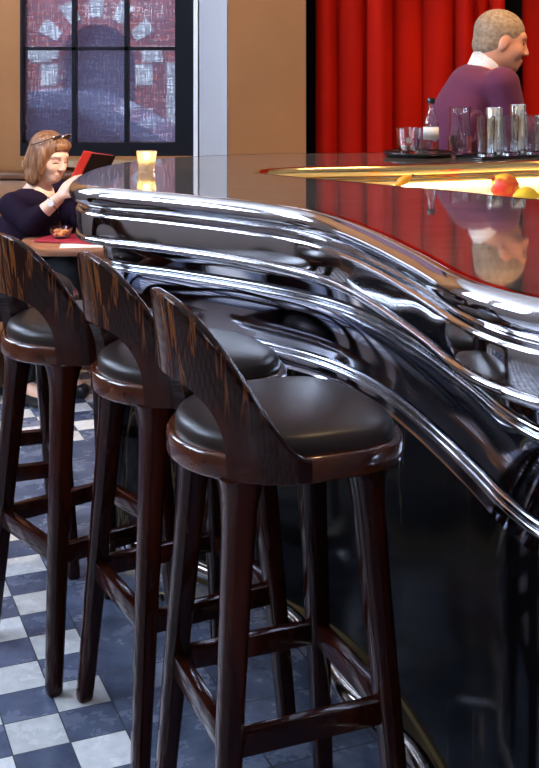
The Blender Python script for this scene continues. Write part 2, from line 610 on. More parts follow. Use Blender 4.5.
def day_window(axis, pos, u0, u1, z0, z1):
    """unseen window whose panes emit in place of daylight, muntins 2 x 3"""
    global wn
    w = struct(thing('window_%d' % wn, 'unseen glowing window', 'window')); wn += 1
    del w['label']; del w['category']

    def bxx(name, ua, ub, za, zb, d0, d1, m):
        lo = (pos-d1, ua, za) if axis == 'x' else (ua, pos-d1, za)
        hi = (pos-d0, ub, zb) if axis == 'x' else (ub, pos-d0, zb)
        return box(name, lo, hi, m, w)
    f = .06
    bxx('frame', u0, u0+f, z0, z1, .03, .11, M['frame']); bxx('frame', u1-f, u1, z0, z1, .03, .11, M['frame'])
    bxx('frame', u0, u1, z0, z0+f, .03, .11, M['frame']); bxx('frame', u0, u1, z1-f, z1, .03, .11, M['frame'])
    um = (u0+u1)/2
    bxx('muntin', um-.018, um+.018, z0, z1, .04, .10, M['frame'])
    for k in (1, 2):
        z = z0+(z1-z0)*k/3
        bxx('muntin', u0, u1, z-.018, z+.018, .04, .10, M['frame'])
    bxx('pane', u0+.01, u1-.01, z0+.01, z1-.01, .08, .09, M['daypane'])


for h in LW:
    day_window('x', XL, *h)
for h in RW:
    day_window('y', YB, *h)

# front: window wall, splayed reveal, pier, wall behind the curtains
WX0, WX1, WZ0, WZ1 = P(20, 0, YW)[0], P(193.5, 0, YW)[0], .985, 2.75
wall_with_holes('wall_front', 'y', YW, .2, XL, -.36, [(WX0, WX1, WZ0, WZ1)], M['paint'])
px227 = P(227, 0, 5.5)[0]
px306 = P(306, 0, 5.5)[0]


def prism(name, poly, z0, z1, m, parent=None):
    bm = bmesh.new()
    add_loft(bm, [[(x, y, z0) for x, y in poly], [(x, y, z1) for x, y in poly]])
    return from_bm(name, bm, m, parent, smooth=False)


struct(prism('wall_reveal', [(WX1+.025, YW-.001), (px227, 5.5), (px227+.006, 5.506), (px227+.006, YW+.2), (WX1+.025, YW+.2)], 0, ZC, M['paint_white']))
struct(prism('wall_pier', [(px227+.006, 5.499), (px306, 5.499), (px306, YW+.2), (px227+.006, YW+.2)], 0, ZC, M['paint']))
struct(box('wall_behind', (px306, 5.88, 0), (XR, YW+.2, ZC), mat('dark_wall_behind', (.018, .010, .008), .8)))
struct(box('trim_1', (WX1+.002, YW-.03, .9), (WX1+.024, YW, 2.9), M['trim_white']))
struct(box('trim_2', (WX0+.03, YW-.10, .935), (WX1+.02, YW-.001, .968), mat('pale_sill_wood', (.42, .26, .14), .4)))
struct(box('baseboard_front', (XL, YW-.02, 0), (WX1, YW, .14), M['panelwood']))
struct(box('dark_reflection_panel', (XL, YW-.03, .14), (-1.63, YW-.001, 1.05), mat('dark_reflection_paint', (.025, .022, .026), .6)))  # unseen dark panel added so the fascia mirrors something dark
struct(box('wall_panelling', (-1.625, YW-.03, .14), (WX1+.02, YW-.001, .90), M['panelwood']))

# the visible window (window_1): sash, muntins, panes, woven blind
win = struct(thing('window_1', 'x', 'window')); del win['label']; del win['category']
fz = P(0, 143, YW)[2]


def wbox(name, x0, x1, z0, z1, y0, y1, m):
    return box(name, (x0, y0, z0), (x1, y1, z1), m, win)


xl_in, xr_in = P(22.5, 0, YW)[0], P(175, 0, YW)[0]
wbox('frame', WX0, xl_in, WZ0, WZ1, YW+.0, YW+.12, M['frame'])
wbox('frame', xr_in, WX1, WZ0, WZ1, YW+.0, YW+.12, M['frame'])
wbox('frame', xl_in, xr_in, WZ0, fz, YW+.0, YW+.12, M['frame'])
wbox('frame', xl_in, xr_in, WZ1-.08, WZ1, YW+.0, YW+.12, M['frame'])
for px in (73.3, 126):
    x = P(px, 0, YW)[0]
    wbox('muntin', x-.012, x+.012, fz, WZ1-.08, YW+.02, YW+.07, M['frame'])
for z in (P(0, 48.5, YW)[2], P(0, 48.5, YW)[2]+.55):
    wbox('muntin', xl_in, xr_in, z-.009, z+.009, YW+.02, YW+.07, M['frame'])
wbox('pane', xl_in, xr_in, fz, WZ1-.08, YW+.094, YW+.098, M['pane'])
wbox('blind', xl_in-.002, xr_in+.002, fz-.002, WZ1-.08, YW+.074, YW+.0755, M['scrim'])

# ------------------------------------------------------------------ street outside
street = struct(box('ground', (-9, YW+.3, -.35), (9, 12.5, -.15), M['asphalt']))
YBk = 10.8


def PB(px, py, Y=YBk):
    return P(px, py, Y)


bld = thing('brick_building', 'red brick building with a pale stone arch, across the street behind the window', 'building')
ac = PB(97, 62); ro, ri = .63, .36
bm = bmesh.new()
# facade with an arched opening
arc = [(ac[0]+ri*math.cos(PI*k/20), ac[2]+ri*math.sin(PI*k/20)) for k in range(21)]
left = [(ac[0]-ri, -.15)]; right = [(ac[0]+ri, -.15)]
def fq(x0, z0, x1, z1, x2, z2, x3, z3):
    add_loft(bm, [[(x, YBk+d, z) for x, z in ((x0, z0), (x1, z1), (x2, z2), (x3, z3))] for d in (0, .5)])


fq(-7, -.15, ac[0]-ri, -.15, ac[0]-ri, 6.5, -7, 6.5)
fq(ac[0]+ri, -.15, 7, -.15, 7, 6.5, ac[0]+ri, 6.5)
for p, q in zip(arc[:-1], arc[1:]):
    fq(q[0], q[1], p[0], p[1], p[0], 6.5, q[0], 6.5)
from_bm('facade', bm, M['brick'], bld, smooth=False)
for k in range(13):
    if k % 2 == 0:
        a0, a1 = PI*k/13, PI*(k+1)/13
        bm = bmesh.new()
        q = [(ac[0]+r*math.cos(a), ac[2]+r*math.sin(a)) for r, a in ((.43, a0), (ro, a0), (ro, a1), (.43, a1))]
        add_loft(bm, [[(x, YBk-.03, z) for x, z in q], [(x, YBk+.2, z) for x, z in q]])
        from_bm('arch_stone', bm, M['stone'], bld, smooth=False)
a = PB(10, 50); b_ = PB(58, 59)
box('stone_band', (-6, YBk-.04, b_[2]), (ac[0]-ri, YBk+.05, a[2]), M['stone'], bld)
for s_ in (-1, 1):
    x = ac[0]+s_*(ri+.09)
    for k in range(3):
        z1 = ac[2]-.02-k*.42
        box('quoin', (x-.08, YBk-.03, z1-.2), (x+.08, YBk+.1, z1), M['stone'], bld)
a = PB(167, 60); b_ = PB(176, 60)
box('stone_pilaster', (a[0], YBk-.06, -.15), (b_[0]+.03, YBk+.1, ac[2]+.0), M['stone'], bld)
box('door', (ac[0]-ri-.05, YBk+.35, -.15), (ac[0]+ri+.05, YBk+.4, ac[2]+ri+.05), mat('blue_grey_door', (.10, .11, .17), .5), bld)

car = thing('car', 'blue grey hatchback car parked in the street, seen through the window blind', 'car', (-2.05, 8.6, -.15))
prof = [(-1.95, .42), (-1.9, .72), (-1.2, .86), (-.62, 1.33), (.0, 1.42), (.75, 1.40), (1.55, .98), (1.92, .88), (1.98, .42)]
prof = catmull(prof, 6)
bm = bmesh.new()
rings = []
for w, k in ((-.80, .90), (-.84, 1.0), (.84, 1.0), (.80, .90)):
    r_ = []
    for x, z in prof:
        inset = 0.0 if z < .9 else (z-.9)*.34
        yy = math.copysign(abs(w)-inset, w)
        r_.append((x*(.985 if k < 1 else 1), yy, .28+(z-.28)*(k if z > .5 else 1)))
    r_.append((1.98, w, .25)); r_.append((-1.95, w, .25))
    rings.append(r_)
add_loft(bm, rings)
from_bm('body', bm, M['carpaint'], car, sharp=50)
for y in (-.785, .745):
    bm = bmesh.new()
    q = [(-.98, .94), (-.58, 1.25), (.0, 1.33), (.68, 1.31), (1.25, .97)]
    sl = [(y-(z-.94)*.3*(1 if y > 0 else -1)) for x, z in q]
    add_loft(bm, [[(x, s, z) for (x, z), s in zip(q, sl)], [(x, s+.04, z) for (x, z), s in zip(q, sl)]])
    from_bm('side_window', bm, M['carglass'], car, smooth=False)
for x in (-1.25, 1.25):
    for y in (-.80, .62):
        bm = bmesh.new()
        bmesh.ops.create_cone(bm, cap_ends=True, segments=28, radius1=.31, radius2=.31, depth=.18, matrix=Matrix.Translation((x, y+.09, .31)) @ Matrix.Rotation(PI/2, 4, 'X'))
        from_bm('wheel', bm, M['tyre'], car, sharp=40)

# ------------------------------------------------------------------ bar
front = [(-.606, 3.72), (-.600, 3.52), (-.555, 3.365), (-.47, 3.275), (-.36, 3.205), (-.24, 3.11), (-.09, 2.98), (.071, 2.80), (.165, 2.60), (.225, 2.38), (.262, 2.20), (.290, 2.05), (.308, 1.92), (.343, 1.79), (.41, 1.68), (.54, 1.58), (.75, 1.48), (1.1, 1.36), (1.7, 1.26), (XR-.002, 1.22)]
back = [(XR-.002, 4.73), (1.8, 4.72), (.8, 4.69), (.3, 4.65), (-.05, 4.595), (-.27, 4.495), (-.43, 4.345), (-.545, 4.14), (-.595, 3.93)]
OUT = resample(smooth_path(resample(catmull(back+front, 30), 1500), 110), 900)
openpts_near = [(-.045, 3.75), (.04, 3.66), (.136, 3.565), (.231, 3.475), (.359, 3.34), (.539, 3.165), (.702, 2.985), (1.1, 2.70), (1.7, 2.35), (2.35, 2.22)]
openpts_far = [(2.6, 2.6), (2.6, 3.6), (2.45, 4.28), (1.6, 4.31), (1.02, 4.27), (.8, 4.18), (.6, 4.10), (.4, 4.04), (.2, 4.00), (.06, 3.95), (-.03, 3.87)]
lp = openpts_near+openpts_far
OPN = catmull(lp+[lp[0]], 10)[:-1]
OPN = resample(np.vstack([OPN, OPN[:1]]), 241)[:-1]     # counter-clockwise

bar = thing('bar_counter', 'curved bar counter with polished metal top, rolled metal edge and black marble front', 'bar counter')


def offset_closed(C, s):
    e = np.vstack([C[-4:], C, C[:4]])
    return offset_path(e, s)[4:-4]


bm = bmesh.new()
ZT = 1.10
lo_ = [bm.verts.new((x, y, ZT)) for x, y in OUT]
es = [bm.edges.new((lo_[i], lo_[(i+1) % len(lo_)])) for i in range(len(lo_))]
li_ = [bm.verts.new((x, y, ZT)) for x, y in OPN]
es += [bm.edges.new((li_[i], li_[(i+1) % len(li_)])) for i in range(len(li_))]
bmesh.ops.triangle_fill(bm, use_beauty=True, use_dissolve=False, edges=es)
for f in bm.faces:
    if f.normal.z < 0:
        f.normal_flip()
ext = bmesh.ops.extrude_face_region(bm, geom=list(bm.faces))
bmesh.ops.translate(bm, verts=[g for g in ext['geom'] if isinstance(g, bmesh.types.BMVert)], vec=(0, 0, -.05))
from_bm('bar_top', bm, M['bartop'], bar, smooth=False)


def arcp(cx, cz, r, a0, a1, n=7):
    return [(cx+r*math.cos(math.radians(a0+(a1-a0)*k/(n-1))), cz+r*math.sin(math.radians(a0+(a1-a0)*k/(n-1)))) for k in range(n)]


# edge moulding profile, (inset, height); 180 deg points outward
nose = [(.014, 1.1005), (.009, 1.1004)]+arcp(.0075, 1.0695, .0310, 93, 266, 26)+[(.011, 1.0375)]
bead = [(.0165, 1.0345), (.0185, 1.030), (.0165, 1.0262)]
roll = arcp(.0140, 1.0100, .0155, 96, 180, 12)
flat = [(-.0015, 1.004), (-.0010, .985), (.0010, .958), (.0018, .9535), (.0050, .9520)]
lip = arcp(.0070, .9400, .0105, 104, 262, 14)
rec = [(.020, .9285), (.062, .9275), (.070, .925), (.075, .918), (.080, .895), (.084, .8735)]
sweep('edge_moulding', OUT, nose+bead+roll+flat+lip+rec, M['pewter'], bar)
bd1 = [(.092, .8700)]+arcp(.093, .8625, .0066, 90, 270, 9)+[(.0955, .8552)]+arcp(.093, .8480, .0066, 90, 270, 9)+[(.099, .8395)]
sweep('bead_trim', OUT, [(.080, .8725)]+bd1, M['chrome'], bar)
pan = [(.099, .8398), (.107, .825), (.113, .80), (.114, .775), (.111, .75), (.105, .73), (.100, .716)]
sweep('fascia_panel', OUT, pan, M['fascia'], bar)
bd2 = arcp(.096, .7085, .0078, 90, 270, 9)+[(.0985, .7005)]+arcp(.096, .693, .0075, 90, 270, 9)+[(.1, .685)]
sweep('bead_trim', OUT, bd2, M['chrome'], bar)
sweep('fascia_panel', OUT, [(.100, .6855), (.098, .672), (.091, .660), (.092, .6585), (.100, .658)], M['fascia'], bar)
sweep('marble_cladding', OUT, [(.097, .662), (.097, .045)], M['marble'], bar)
sweep('brass_plinth', OUT, [(.100, .050), (.088, .049), (.086, .046), (.086, .0005)], M['brass_dark'], bar)

# brass lining of the service opening (travel is counter-clockwise, so "inward" of the opening is to the left)
brs = [(-.012, 1.1006), (-.002, 1.1005)]+arcp(-.002, 1.080, .021, 88, -85, 11)+[(-.004, 1.055)]+arcp(.0, 1.043, .012, 85, -80, 8)+[(-.004, 1.029)]
sweep('brass_edge', OPN, brs, M['brass'], bar, closed=True)
bm = bmesh.new()
W0 = offset_closed(OPN, -.010)
ZW = .985
top = [bm.verts.new((x, y, 1.04)) for x, y in W0]
bot = [bm.verts.new((x, y, ZW)) for x, y in W0]
n = len(W0)
for i in range(n):
    j = (i+1) % n
    bm.faces.new((top[i], top[j], bot[j], bot[i]))
es = [bm.edges.get((bot[i], bot[(i+1) % n])) for i in range(n)]
bmesh.ops.triangle_fill(bm, use_beauty=True, edges=es)
from_bm('service_well', bm, M['cream'], bar, smooth=False)
# fluted strip along the far wall of the well
far_i = [i for i in range(n) if OPN[i][0] > .45 and OPN[i][1] > 3.9 and OPN[i][0] < 2.4]
fp = resample(offset_closed(OPN, -.002)[far_i], 400)
bm = bmesh.new()
nn = resample(fp, 600)
T = np.gradient(nn, axis=0); T /= np.linalg.norm(T, axis=1)[:, None]
d = np.r_[0, np.cumsum(np.linalg.norm(np.diff(nn, axis=0), axis=1))]
q = nn+np.stack([-T[:, 1], T[:, 0]], 1)*(.004*np.abs(np.sin(d*PI/.022)))[:, None]
A = [bm.verts.new((x, y, 1.026)) for x, y in q]; B = [bm.verts.new((x, y, ZW)) for x, y in q]
for i in range(len(A)-1):
    bm.faces.new((A[i], A[i+1], B[i+1], B[i]))
from_bm('fluted_panel', bm, M['cream'], bar)
lp_ = offset_closed(OPN, .004)[far_i]
bm = bmesh.new()
add_tube(bm, [(x, y, 1.0265) for x, y in resample(lp_, 60)], .004, 6)
from_bm('light_strip', bm, M['led'], bar)

# foot rail
crs = OUT
fi = [i for i in range(len(OUT)) if OUT[i][1] < 3.22 and OUT[i][0] < 1.6 and OUT[i][1] < 3.3]
u_ = np.clip((OUT[:, 1]-2.12)/.33, 0, 1); u_ = u_*u_*(3-2*u_)
rp = offset_path(OUT, (.010+(-.060-.010)*u_)[:, None])[fi]
rail = tube('foot_rail', [(x, y, .13) for x, y in resample(rp, 120)], .022, M['rail'], bar, seg=14)
tube('rail_ferrule', [(x, y, .13) for x, y in resample(rp, 120)[:3]], .026, M['chrome'], rail, seg=14)
rs = resample(rp, 400)
k0 = int(np.argmin(np.linalg.norm(rs-np.array([.112, 2.526]), axis=1)))
dl = np.linalg.norm(rs[1]-rs[0])
for off in (-.72, 0, .62, 1.3):
    k = int(k0+off/dl)
    if 0 <= k < len(rs):
        x, y = rs[k]
        bm = bmesh.new()
        add_lathe(bm, [(0, .0), (.034, .0), (.034, .005), (.027, .010), (.013, .014), (.011, .02), (.011, .11), (.016, .112), (.0, .113)], 20, (x, y, 0))
        from_bm('rail_post', bm, M['chrome'], rail, sharp=40)

# ------------------------------------------------------------------ bar stools
ZR0, ZR1 = .745, .790


def seat_outline(n=72):
    """plan of the seat, facing +x: round back, straight sides, rounded front corners; returns points by angle"""
    pts = []
    R = .205
    for k in range(n//2+1):                                   # back half, from +y round to -y
        a = PI/2+PI*k/(n//2)
        pts.append((R*math.cos(a), R*math.sin(a)))
    fr = [(.04, -R), (.09, -.202), (.135, -.190), (.172, -.160), (.195, -.115), (.207, -.055), (.210, 0)]
    fr = [tuple(p) for p in catmull([pts[-1]]+fr, 5)][1:]
    pts += fr
    pts += [(x, -y) for x, y in fr[-2::-1]]
    return pts


SO = seat_outline()


def scaled(pts, d):
    C = np.array(pts)
    e = np.vstack([C[-4:], C, C[:4]])
    return offset_path(e, d)[4:-4]                            # counter-clockwise: left = inward


def make_stool(label):
    t = thing('bar_stool', label, 'bar stool', group='bar stools along the counter')
    # seat rim
    bm = bmesh.new()
    pr = [(.030, ZR0+.002), (.006, ZR0), (.0015, ZR0+.0025), (0, ZR0+.007), (0, ZR1-.008), (.002, ZR1-.002), (.007, ZR1), (.022, ZR1-.001), (.024, ZR1-.012)]
    rings = [[(x, y, z) for x, y in scaled(SO, d)] for d, z in pr]
    R = add_loft(bm, rings, cap=False)
    bm.faces.new(R[0][::-1]); bm.faces.new(R[-1])
    from_bm('seat_rim', bm, M['wood_rim'], t, sharp=50)
    # cushion
    bm = bmesh.new()
    base = scaled(SO, .016)
    ctr = np.array([.01, 0])
    rings = []
    for s, h in ((1.0, -.006), (1.004, .006), (.998, .016), (.975, .025), (.92, .032), (.78, .039), (.58, .043), (.32, .0455), (.08, .0465)):
        rings.append([(ctr[0]+(x-ctr[0])*s, ctr[1]+(y-ctr[1])*s, ZR1+h) for x, y in base])
    R = add_loft(bm, rings, cap=False)
    bm.faces.new(R[-1])
    from_bm('seat_cushion', bm, M['leather'], t, sharp=60)
    # backrest: wrapped band, high in the middle, sweeping down to the rim, with an arched opening under it
    bm = bmesh.new()
    AM, AO = math.radians(84), math.radians(43)
    na = 97
    secs = []
    for k in range(na):
        al = -AM+2*AM*k/(na-1)
        u = abs(al)/AM
        zt = ZR1-.002+.262*max(0, 1-u**2.5)**1.9
        v = abs(al)/AO
        zb = ZR0+.004
        if v < 1:
            zb = ZR1-.004+.118*(1-v**3.2)**.55
        if abs(v-1) < .03:
            pass
        zt = max(zt, zb+.012)
        th = .022
        e = .006
        sec = []

        def pt(z, inset):
            r = .2065+.115*max(0, z-ZR1)*(.45+.55*math.cos(al))+.0-inset
            a = PI+al
            return (r*math.cos(a), r*math.sin(a), z)
        nz = 10
        for q_ in range(nz+1):
            sec.append(pt(zb+(zt-e-zb)*q_/nz, 0))
        sec.append(pt(zt-.0015, .0025)); sec.append(pt(zt, .007)); sec.append(pt(zt, th-.007)); sec.append(pt(zt-.0015, th-.0025))
        for q_ in range(nz+1):
            sec.append(pt(zt-e-(zt-e-zb)*q_/nz, th))
        secs.append(sec)
    add_loft(bm, secs)
    from_bm('backrest', bm, M['wood_back'], t, sharp=45)

    # legs
    def rsq(cx, cy, z, w, d, ang=0, r=.28):
        out = []
        for qx, qy in ((1, 1), (-1, 1), (-1, -1), (1, -1)):
            for k in range(4):
                a = math.atan2(qy, qx)-PI/4+PI/2*k/3
                rr = r*w
                out.append((cx+qx*(w/2-rr)+rr*math.cos(a), cy+qy*(d/2-rr)+rr*math.sin(a), z))
        return out
    for sx in (-1, 1):
        for sy in (-1, 1):
            bm = bmesh.new()
            rings = []
            for z, w in ((0.0, .026), (.003, .032), (.010, .0355), (.02, .036), (.3, .043), (.55, .048), (.66, .052), (.70, .058), (.725, .068), (ZR0+.004, .084)):
                f = z/ZR0
                o_ = .172+(.118-.172)*f
                rings.append(rsq(sx*o_, sy*o_, z, w, w))
            add_loft(bm, rings)
            from_bm('leg', bm, M['wood'], t, sharp=50)
    # rungs
    o_ = .172+(.118-.172)*.31/ZR0
    for k in range(4):
        bm = bmesh.new()
        add_box(bm, (-o_, -.013, .288), (o_, .013, .330), .003)
        bmesh.ops.translate(bm, verts=bm.verts, vec=(0, -o_, 0))
        bmesh.ops.rotate(bm, verts=bm.verts, matrix=Matrix.Rotation(PI/2*k, 3, 'Z'), cent=(0, 0, 0))
        from_bm('rung', bm, M['wood'], t, sharp=40)
    return t


def dup(root):
    r = root.copy(); COL.objects.link(r)
    for ch in list(root.children):
        c = ch.copy(); COL.objects.link(c); c.parent = r
        for g in list(ch.children):
            d_ = g.copy(); COL.objects.link(d_); d_.parent = c
    return r


st = make_stool('dark wooden bar stool nearest the camera, whole brown leather seat in view')
st.location = (.015, 2.097, 0); st.rotation_euler.z = math.radians(22)
for (x, y, a, lb) in ((-.191, 2.524, 28, 'dark wooden bar stool in the middle, seat half hidden behind the nearest stool'),
                      (-.468, 2.858, 38, 'dark wooden bar stool at the left edge, rounded back below the reading woman'),
                      (-.775, 3.32, 20, 'dark wooden bar stool mostly out of frame, legs and seat seen behind the left stool')):
    s2 = dup(st)
    s2.location = (x, y, 0); s2.rotation_euler.z = math.radians(a); s2['label'] = lb

# ------------------------------------------------------------------ curtains


def curtain(name, x0, x1, y, label, seed, folds):
    bm = bmesh.new()
    r = random.Random(seed)
    n = int((x1-x0)/.006)
    ks = [0]
    while ks[-1] < 1:
        ks.append(ks[-1]+r.uniform(.6, 1.5)/folds)
    ks[-1] = 1.0001

    def prof(u, z):
        i = max(k for k in range(len(ks)) if ks[k] <= u+1e-9)
        i = min(i, len(ks)-2)
        f = (u-ks[i])/(ks[i+1]-ks[i])
        amp = .075+.03*math.sin(i*2.4+seed)
        return -amp*math.sin(PI*f)**.7 + .012*math.sin(9*u*folds/6+z*.7) + .01*noise.noise((u*9, z*.6, seed))
    zs = np.linspace(.02, 3.0, 22)
    g = [[bm.verts.new((x0+(x1-x0)*i/n, y+prof(i/n, z), z)) for i in range(n+1)] for z in zs]
    for A, B in zip(g[:-1], g[1:]):
        for i in range(n):
            bm.faces.new((A[i], A[i+1], B[i+1], B[i]))
    o = from_bm(name, bm, M['curtain'])
    sd = o.modifiers.new('thickness', 'SOLIDIFY'); sd.thickness = .004
    return tag(o, label, 'curtain')


cx = lambda px: P(px, 0, 5.55)[0]
curtain('curtain', cx(316), cx(507), 5.62, 'wide red velvet curtain hanging in folds behind the man and glasses', 3, 7)
curtain('curtain', cx(525.5), XR-.05, 5.62, 'red velvet curtain at the right edge, beyond the dark gap', 5, 12)
tag(tube('curtain_rail', [(px306+.01, 5.62, 3.02), (XR-.01, 5.62, 3.02)], .012, M['iron']), 'dark metal rail carrying the red curtains', 'curtain rail')

# ------------------------------------------------------------------ glassware and bar things
Z = ZT+.0008


def glass_prof(ro0, ro1, h, wall=.003, base=.012):
    return [(0, 0), (ro0-.003, 0), (ro0, .003), (ro0+(ro1-ro0)*.5, h*.5), (ro1, h-.001), (ro1-wall*.5, h), (ro1-wall, h-.001), (ro0+(ro1-ro0)*.5-wall, h*.5), (ro0-wall, base+.004), (ro0-wall-.006, base), (0, base)]


def onbar(px, py, z=ZT):
    Y = FPX*(CAM_H-z)/(py-HY)
    return (px-269.5)*Y/FPX, Y


# candle
x, y = onbar(146.5, 171.5)
c = thing('candle_holder', 'small glowing glass candle holder on the far end of the bar', 'candle', (x, y, Z))
bm = bmesh.new()
seg = 40
pf = [(0, 0), (.0255, 0), (.0275, .003), (.0278, .02), (.0305, .045), (.0335, .066), (.032, .068), (.0305, .066), (.028, .045), (.0248, .024), (.021, .020), (0, .020)]
rows = []
for r_, z_ in pf:
    if r_ < 1e-6:
        rows.append([bm.verts.new((0, 0, z_))]); continue
    fl = 1.0
    rows.append([bm.verts.new(((r_*(1+.025*math.cos(10*2*PI*i/seg)))*math.cos(2*PI*i/seg), (r_*(1+.025*math.cos(10*2*PI*i/seg)))*math.sin(2*PI*i/seg), z_)) for i in range(seg)])
for A, B in zip(rows[:-1], rows[1:]):
    for i in range(seg):
        j = (i+1) % seg
        if len(A) == 1:
            bm.faces.new((A[0], B[j], B[i]))
        elif len(B) == 1:
            bm.faces.new((A[i], A[j], B[0]))
        else:
            bm.faces.new((A[i], A[j], B[j], B[i]))
from_bm('cup', bm, M['votive'], c)
lathe('candle', [(0, .0215), (.019, .0215), (.0195, .036), (.017, .037), (0, .036)], M['wax'], c, 20)
lathe('flame', [(0, .038), (.0035, .042), (.0042, .047), (.002, .055), (0, .059)], M['flame'], c, 10)
pl = bpy.data.lights.new('candle_light', 'POINT'); pl.energy = .13; pl.color = (1, .66, .28); pl.shadow_soft_size = .012
plo = bpy.data.objects.new('candle_light', pl); COL.objects.link(plo); plo.location = (x, y, Z+.05)

# round tray with tumbler, second glass, bottle
tx, ty = onbar(418.3, 156.1)
RT = .137
tr = tag(lathe('round_tray', [(0, 0), (RT-.012, 0), (RT, .012), (RT+.003, .018), (RT, .019), (RT-.004, .014), (RT-.014, .006), (0, .006)], M['black'], seg=56), 'round black tray holding the tumblers and the small bottle', 'tray')
tr.location = (tx, ty, Z)
ZTR = Z+.0065


def place(px, Y):
    return ((px-269.5)*Y/FPX, Y)


def ice(parent_xy, z, n, r, seed, label):
    rr = random.Random(seed)
    for k, (dx, dy, dz) in enumerate(((-.0155, 0, .0), (.0155, .002, .0), (0, -.0155, .027), (.002, .0155, .029))):
        bm = bmesh.new()
        e = .0088
        add_box(bm, (-e, -e, -e), (e, e, e), .002)
        bmesh.ops.rotate(bm, verts=bm.verts, cent=(0, 0, 0), matrix=Matrix.Rotation(rr.uniform(0, .5), 3, 'X') @ Matrix.Rotation(rr.uniform(0, 1.5), 3, 'Z'))
        o = from_bm('ice_cube', bm, M['ice'], sharp=40)
        o.location = (parent_xy[0]+dx, parent_xy[1]+dy, z+.0125+dz)
        tag(o, label, 'ice cube', 'ice cubes in the front tumbler')


gx, gy = place(408.5, ty-.045)
tb = tag(lathe('tumbler', glass_prof(.036, .049, .108, .0035, .016), M['glass'], seg=40), 'clear tumbler with ice at the front of the round tray', 'glass', 'tumblers on the round tray')
tb.location = (gx, gy, ZTR)
ice((gx, gy), ZTR+.016, 4, .024, 2, 'ice cube melting in the front tumbler on the tray')
gx, gy = place(415.5, ty+.055)
tb2 = tag(lathe('tumbler', glass_prof(.030, .036, .092, .003, .012), M['glass'], seg=40), 'smaller clear glass just behind the iced tumbler', 'glass', 'tumblers on the round tray')
tb2.location = (gx, gy, ZTR)
bx_, by_ = place(431, ty+.005)
bt = thing('glass_bottle', 'small clear glass bottle with black cap and pale label on tray', 'bottle', (bx_, by_, ZTR))
lathe('bottle_body', [(0, 0), (.027, 0), (.030, .004), (.030, .118), (.027, .135), (.017, .158), (.0135, .175), (.0125, .205), (.0145, .207), (.0145, .213), (.011, .2135), (.0105, .205), (.011, .175), (.0145, .158), (.0245, .134), (.0272, .116), (.0272, .008), (0, .010)], M['glass'], bt, 36)
lathe('cap', [(.0152, .200), (.0158, .202), (.0158, .221), (.0145, .223), (0, .223)], M['black'], bt, 28)
lathe('label', [(.0303, .058), (.0306, .058), (.0306, .108), (.0303, .108)], M['label'], bt, 36)
lathe('water', [(0, .0105), (.0268, .0105), (.0268, .05), (0, .0503)], M['liquid'], bt, 30)

# carafe
cx_, cy_ = onbar(460, 154.2)
cf = thing('glass_carafe', 'clear glass carafe with curled handle between bottle and tumbler tray', 'carafe', (cx_, cy_, Z))
lathe('carafe_body', [(0, 0), (.043, 0), (.047, .004), (.0475, .03), (.044, .09), (.0395, .15), (.041, .180), (.0445, .189), (.0425, .190), (.0385, .181), (.0370, .15), (.0412, .09), (.0443, .03), (.043, .012), (0, .010)], M['glass'], cf, 44)
lathe('water', [(0, .0105), (.0425, .0125), (.0438, .03), (.0425, .075), (0, .0755)], M['liquid'], cf, 40)
hp = catmull([(.040, -.008, .150), (.058, -.012, .172), (.075, -.016, .172), (.086, -.018, .150), (.080, -.016, .11), (.062, -.012, .075), (.047, -.008, .05)], 6)
tube('handle', [tuple(p) for p in hp], .0055, M['glass'], cf, 10)
bm = bmesh.new()                                              # dark printed mark near the foot, as on the photographed jug
for k, (a, z_, w, h) in enumerate(((-1.95, .034, .004, .012), (-1.80, .030, .0025, .018), (-1.70, .032, .006, .004), (-1.66, .040, .006, .003), (-1.52, .031, .003, .012), (-1.42, .038, .006, .003), (-1.34, .030, .003, .012))):
    r_ = .0480-.00005
    p = [(r_*math.cos(a+da), r_*math.sin(a+da), zz) for da, zz in ((-w/r_/2, z_), (w/r_/2, z_), (w/r_/2, z_+h), (-w/r_/2, z_+h))]
    p2 = [(x*1.008, y*1.008, z) for x, y, z in p]
    add_loft(bm, [p, p2])
from_bm('printed_mark', bm, M['ink'], cf, smooth=False)

# rectangular tray with steel tumblers and tall glasses
A0 = np.array(onbar(459.5, 154.5)); A1 = np.array(onbar(481.5, 160.2)); A2 = np.array(onbar(539, 157.3))
ex = (A2-A1)/np.linalg.norm(A2-A1)
ey = np.array([-ex[1], ex[0]])
wd = .155
ang = math.atan2(ex[1], ex[0])
rt = thing('serving_tray', 'flat black rectangular tray under the steel tumblers and tall glasses', 'tray', (A1[0], A1[1], Z), ang)
bm = bmesh.new(); add_box(bm, (0, 0, 0), (.62, wd, .006), .002)
from_bm('tray_base', bm, M['black'], rt, sharp=40)
bm = bmesh.new()
for lo, hi in (((0, 0, .006), (.62, .008, .011)), ((0, wd-.008, .006), (.62, wd, .011)), ((0, .008, .006), (.008, wd-.008, .011)), ((.612, .008, .006), (.62, wd-.008, .011))):
    add_box(bm, lo, hi)
from_bm('tray_lip', bm, M['black'], rt, smooth=False)
ZG = Z+.0062


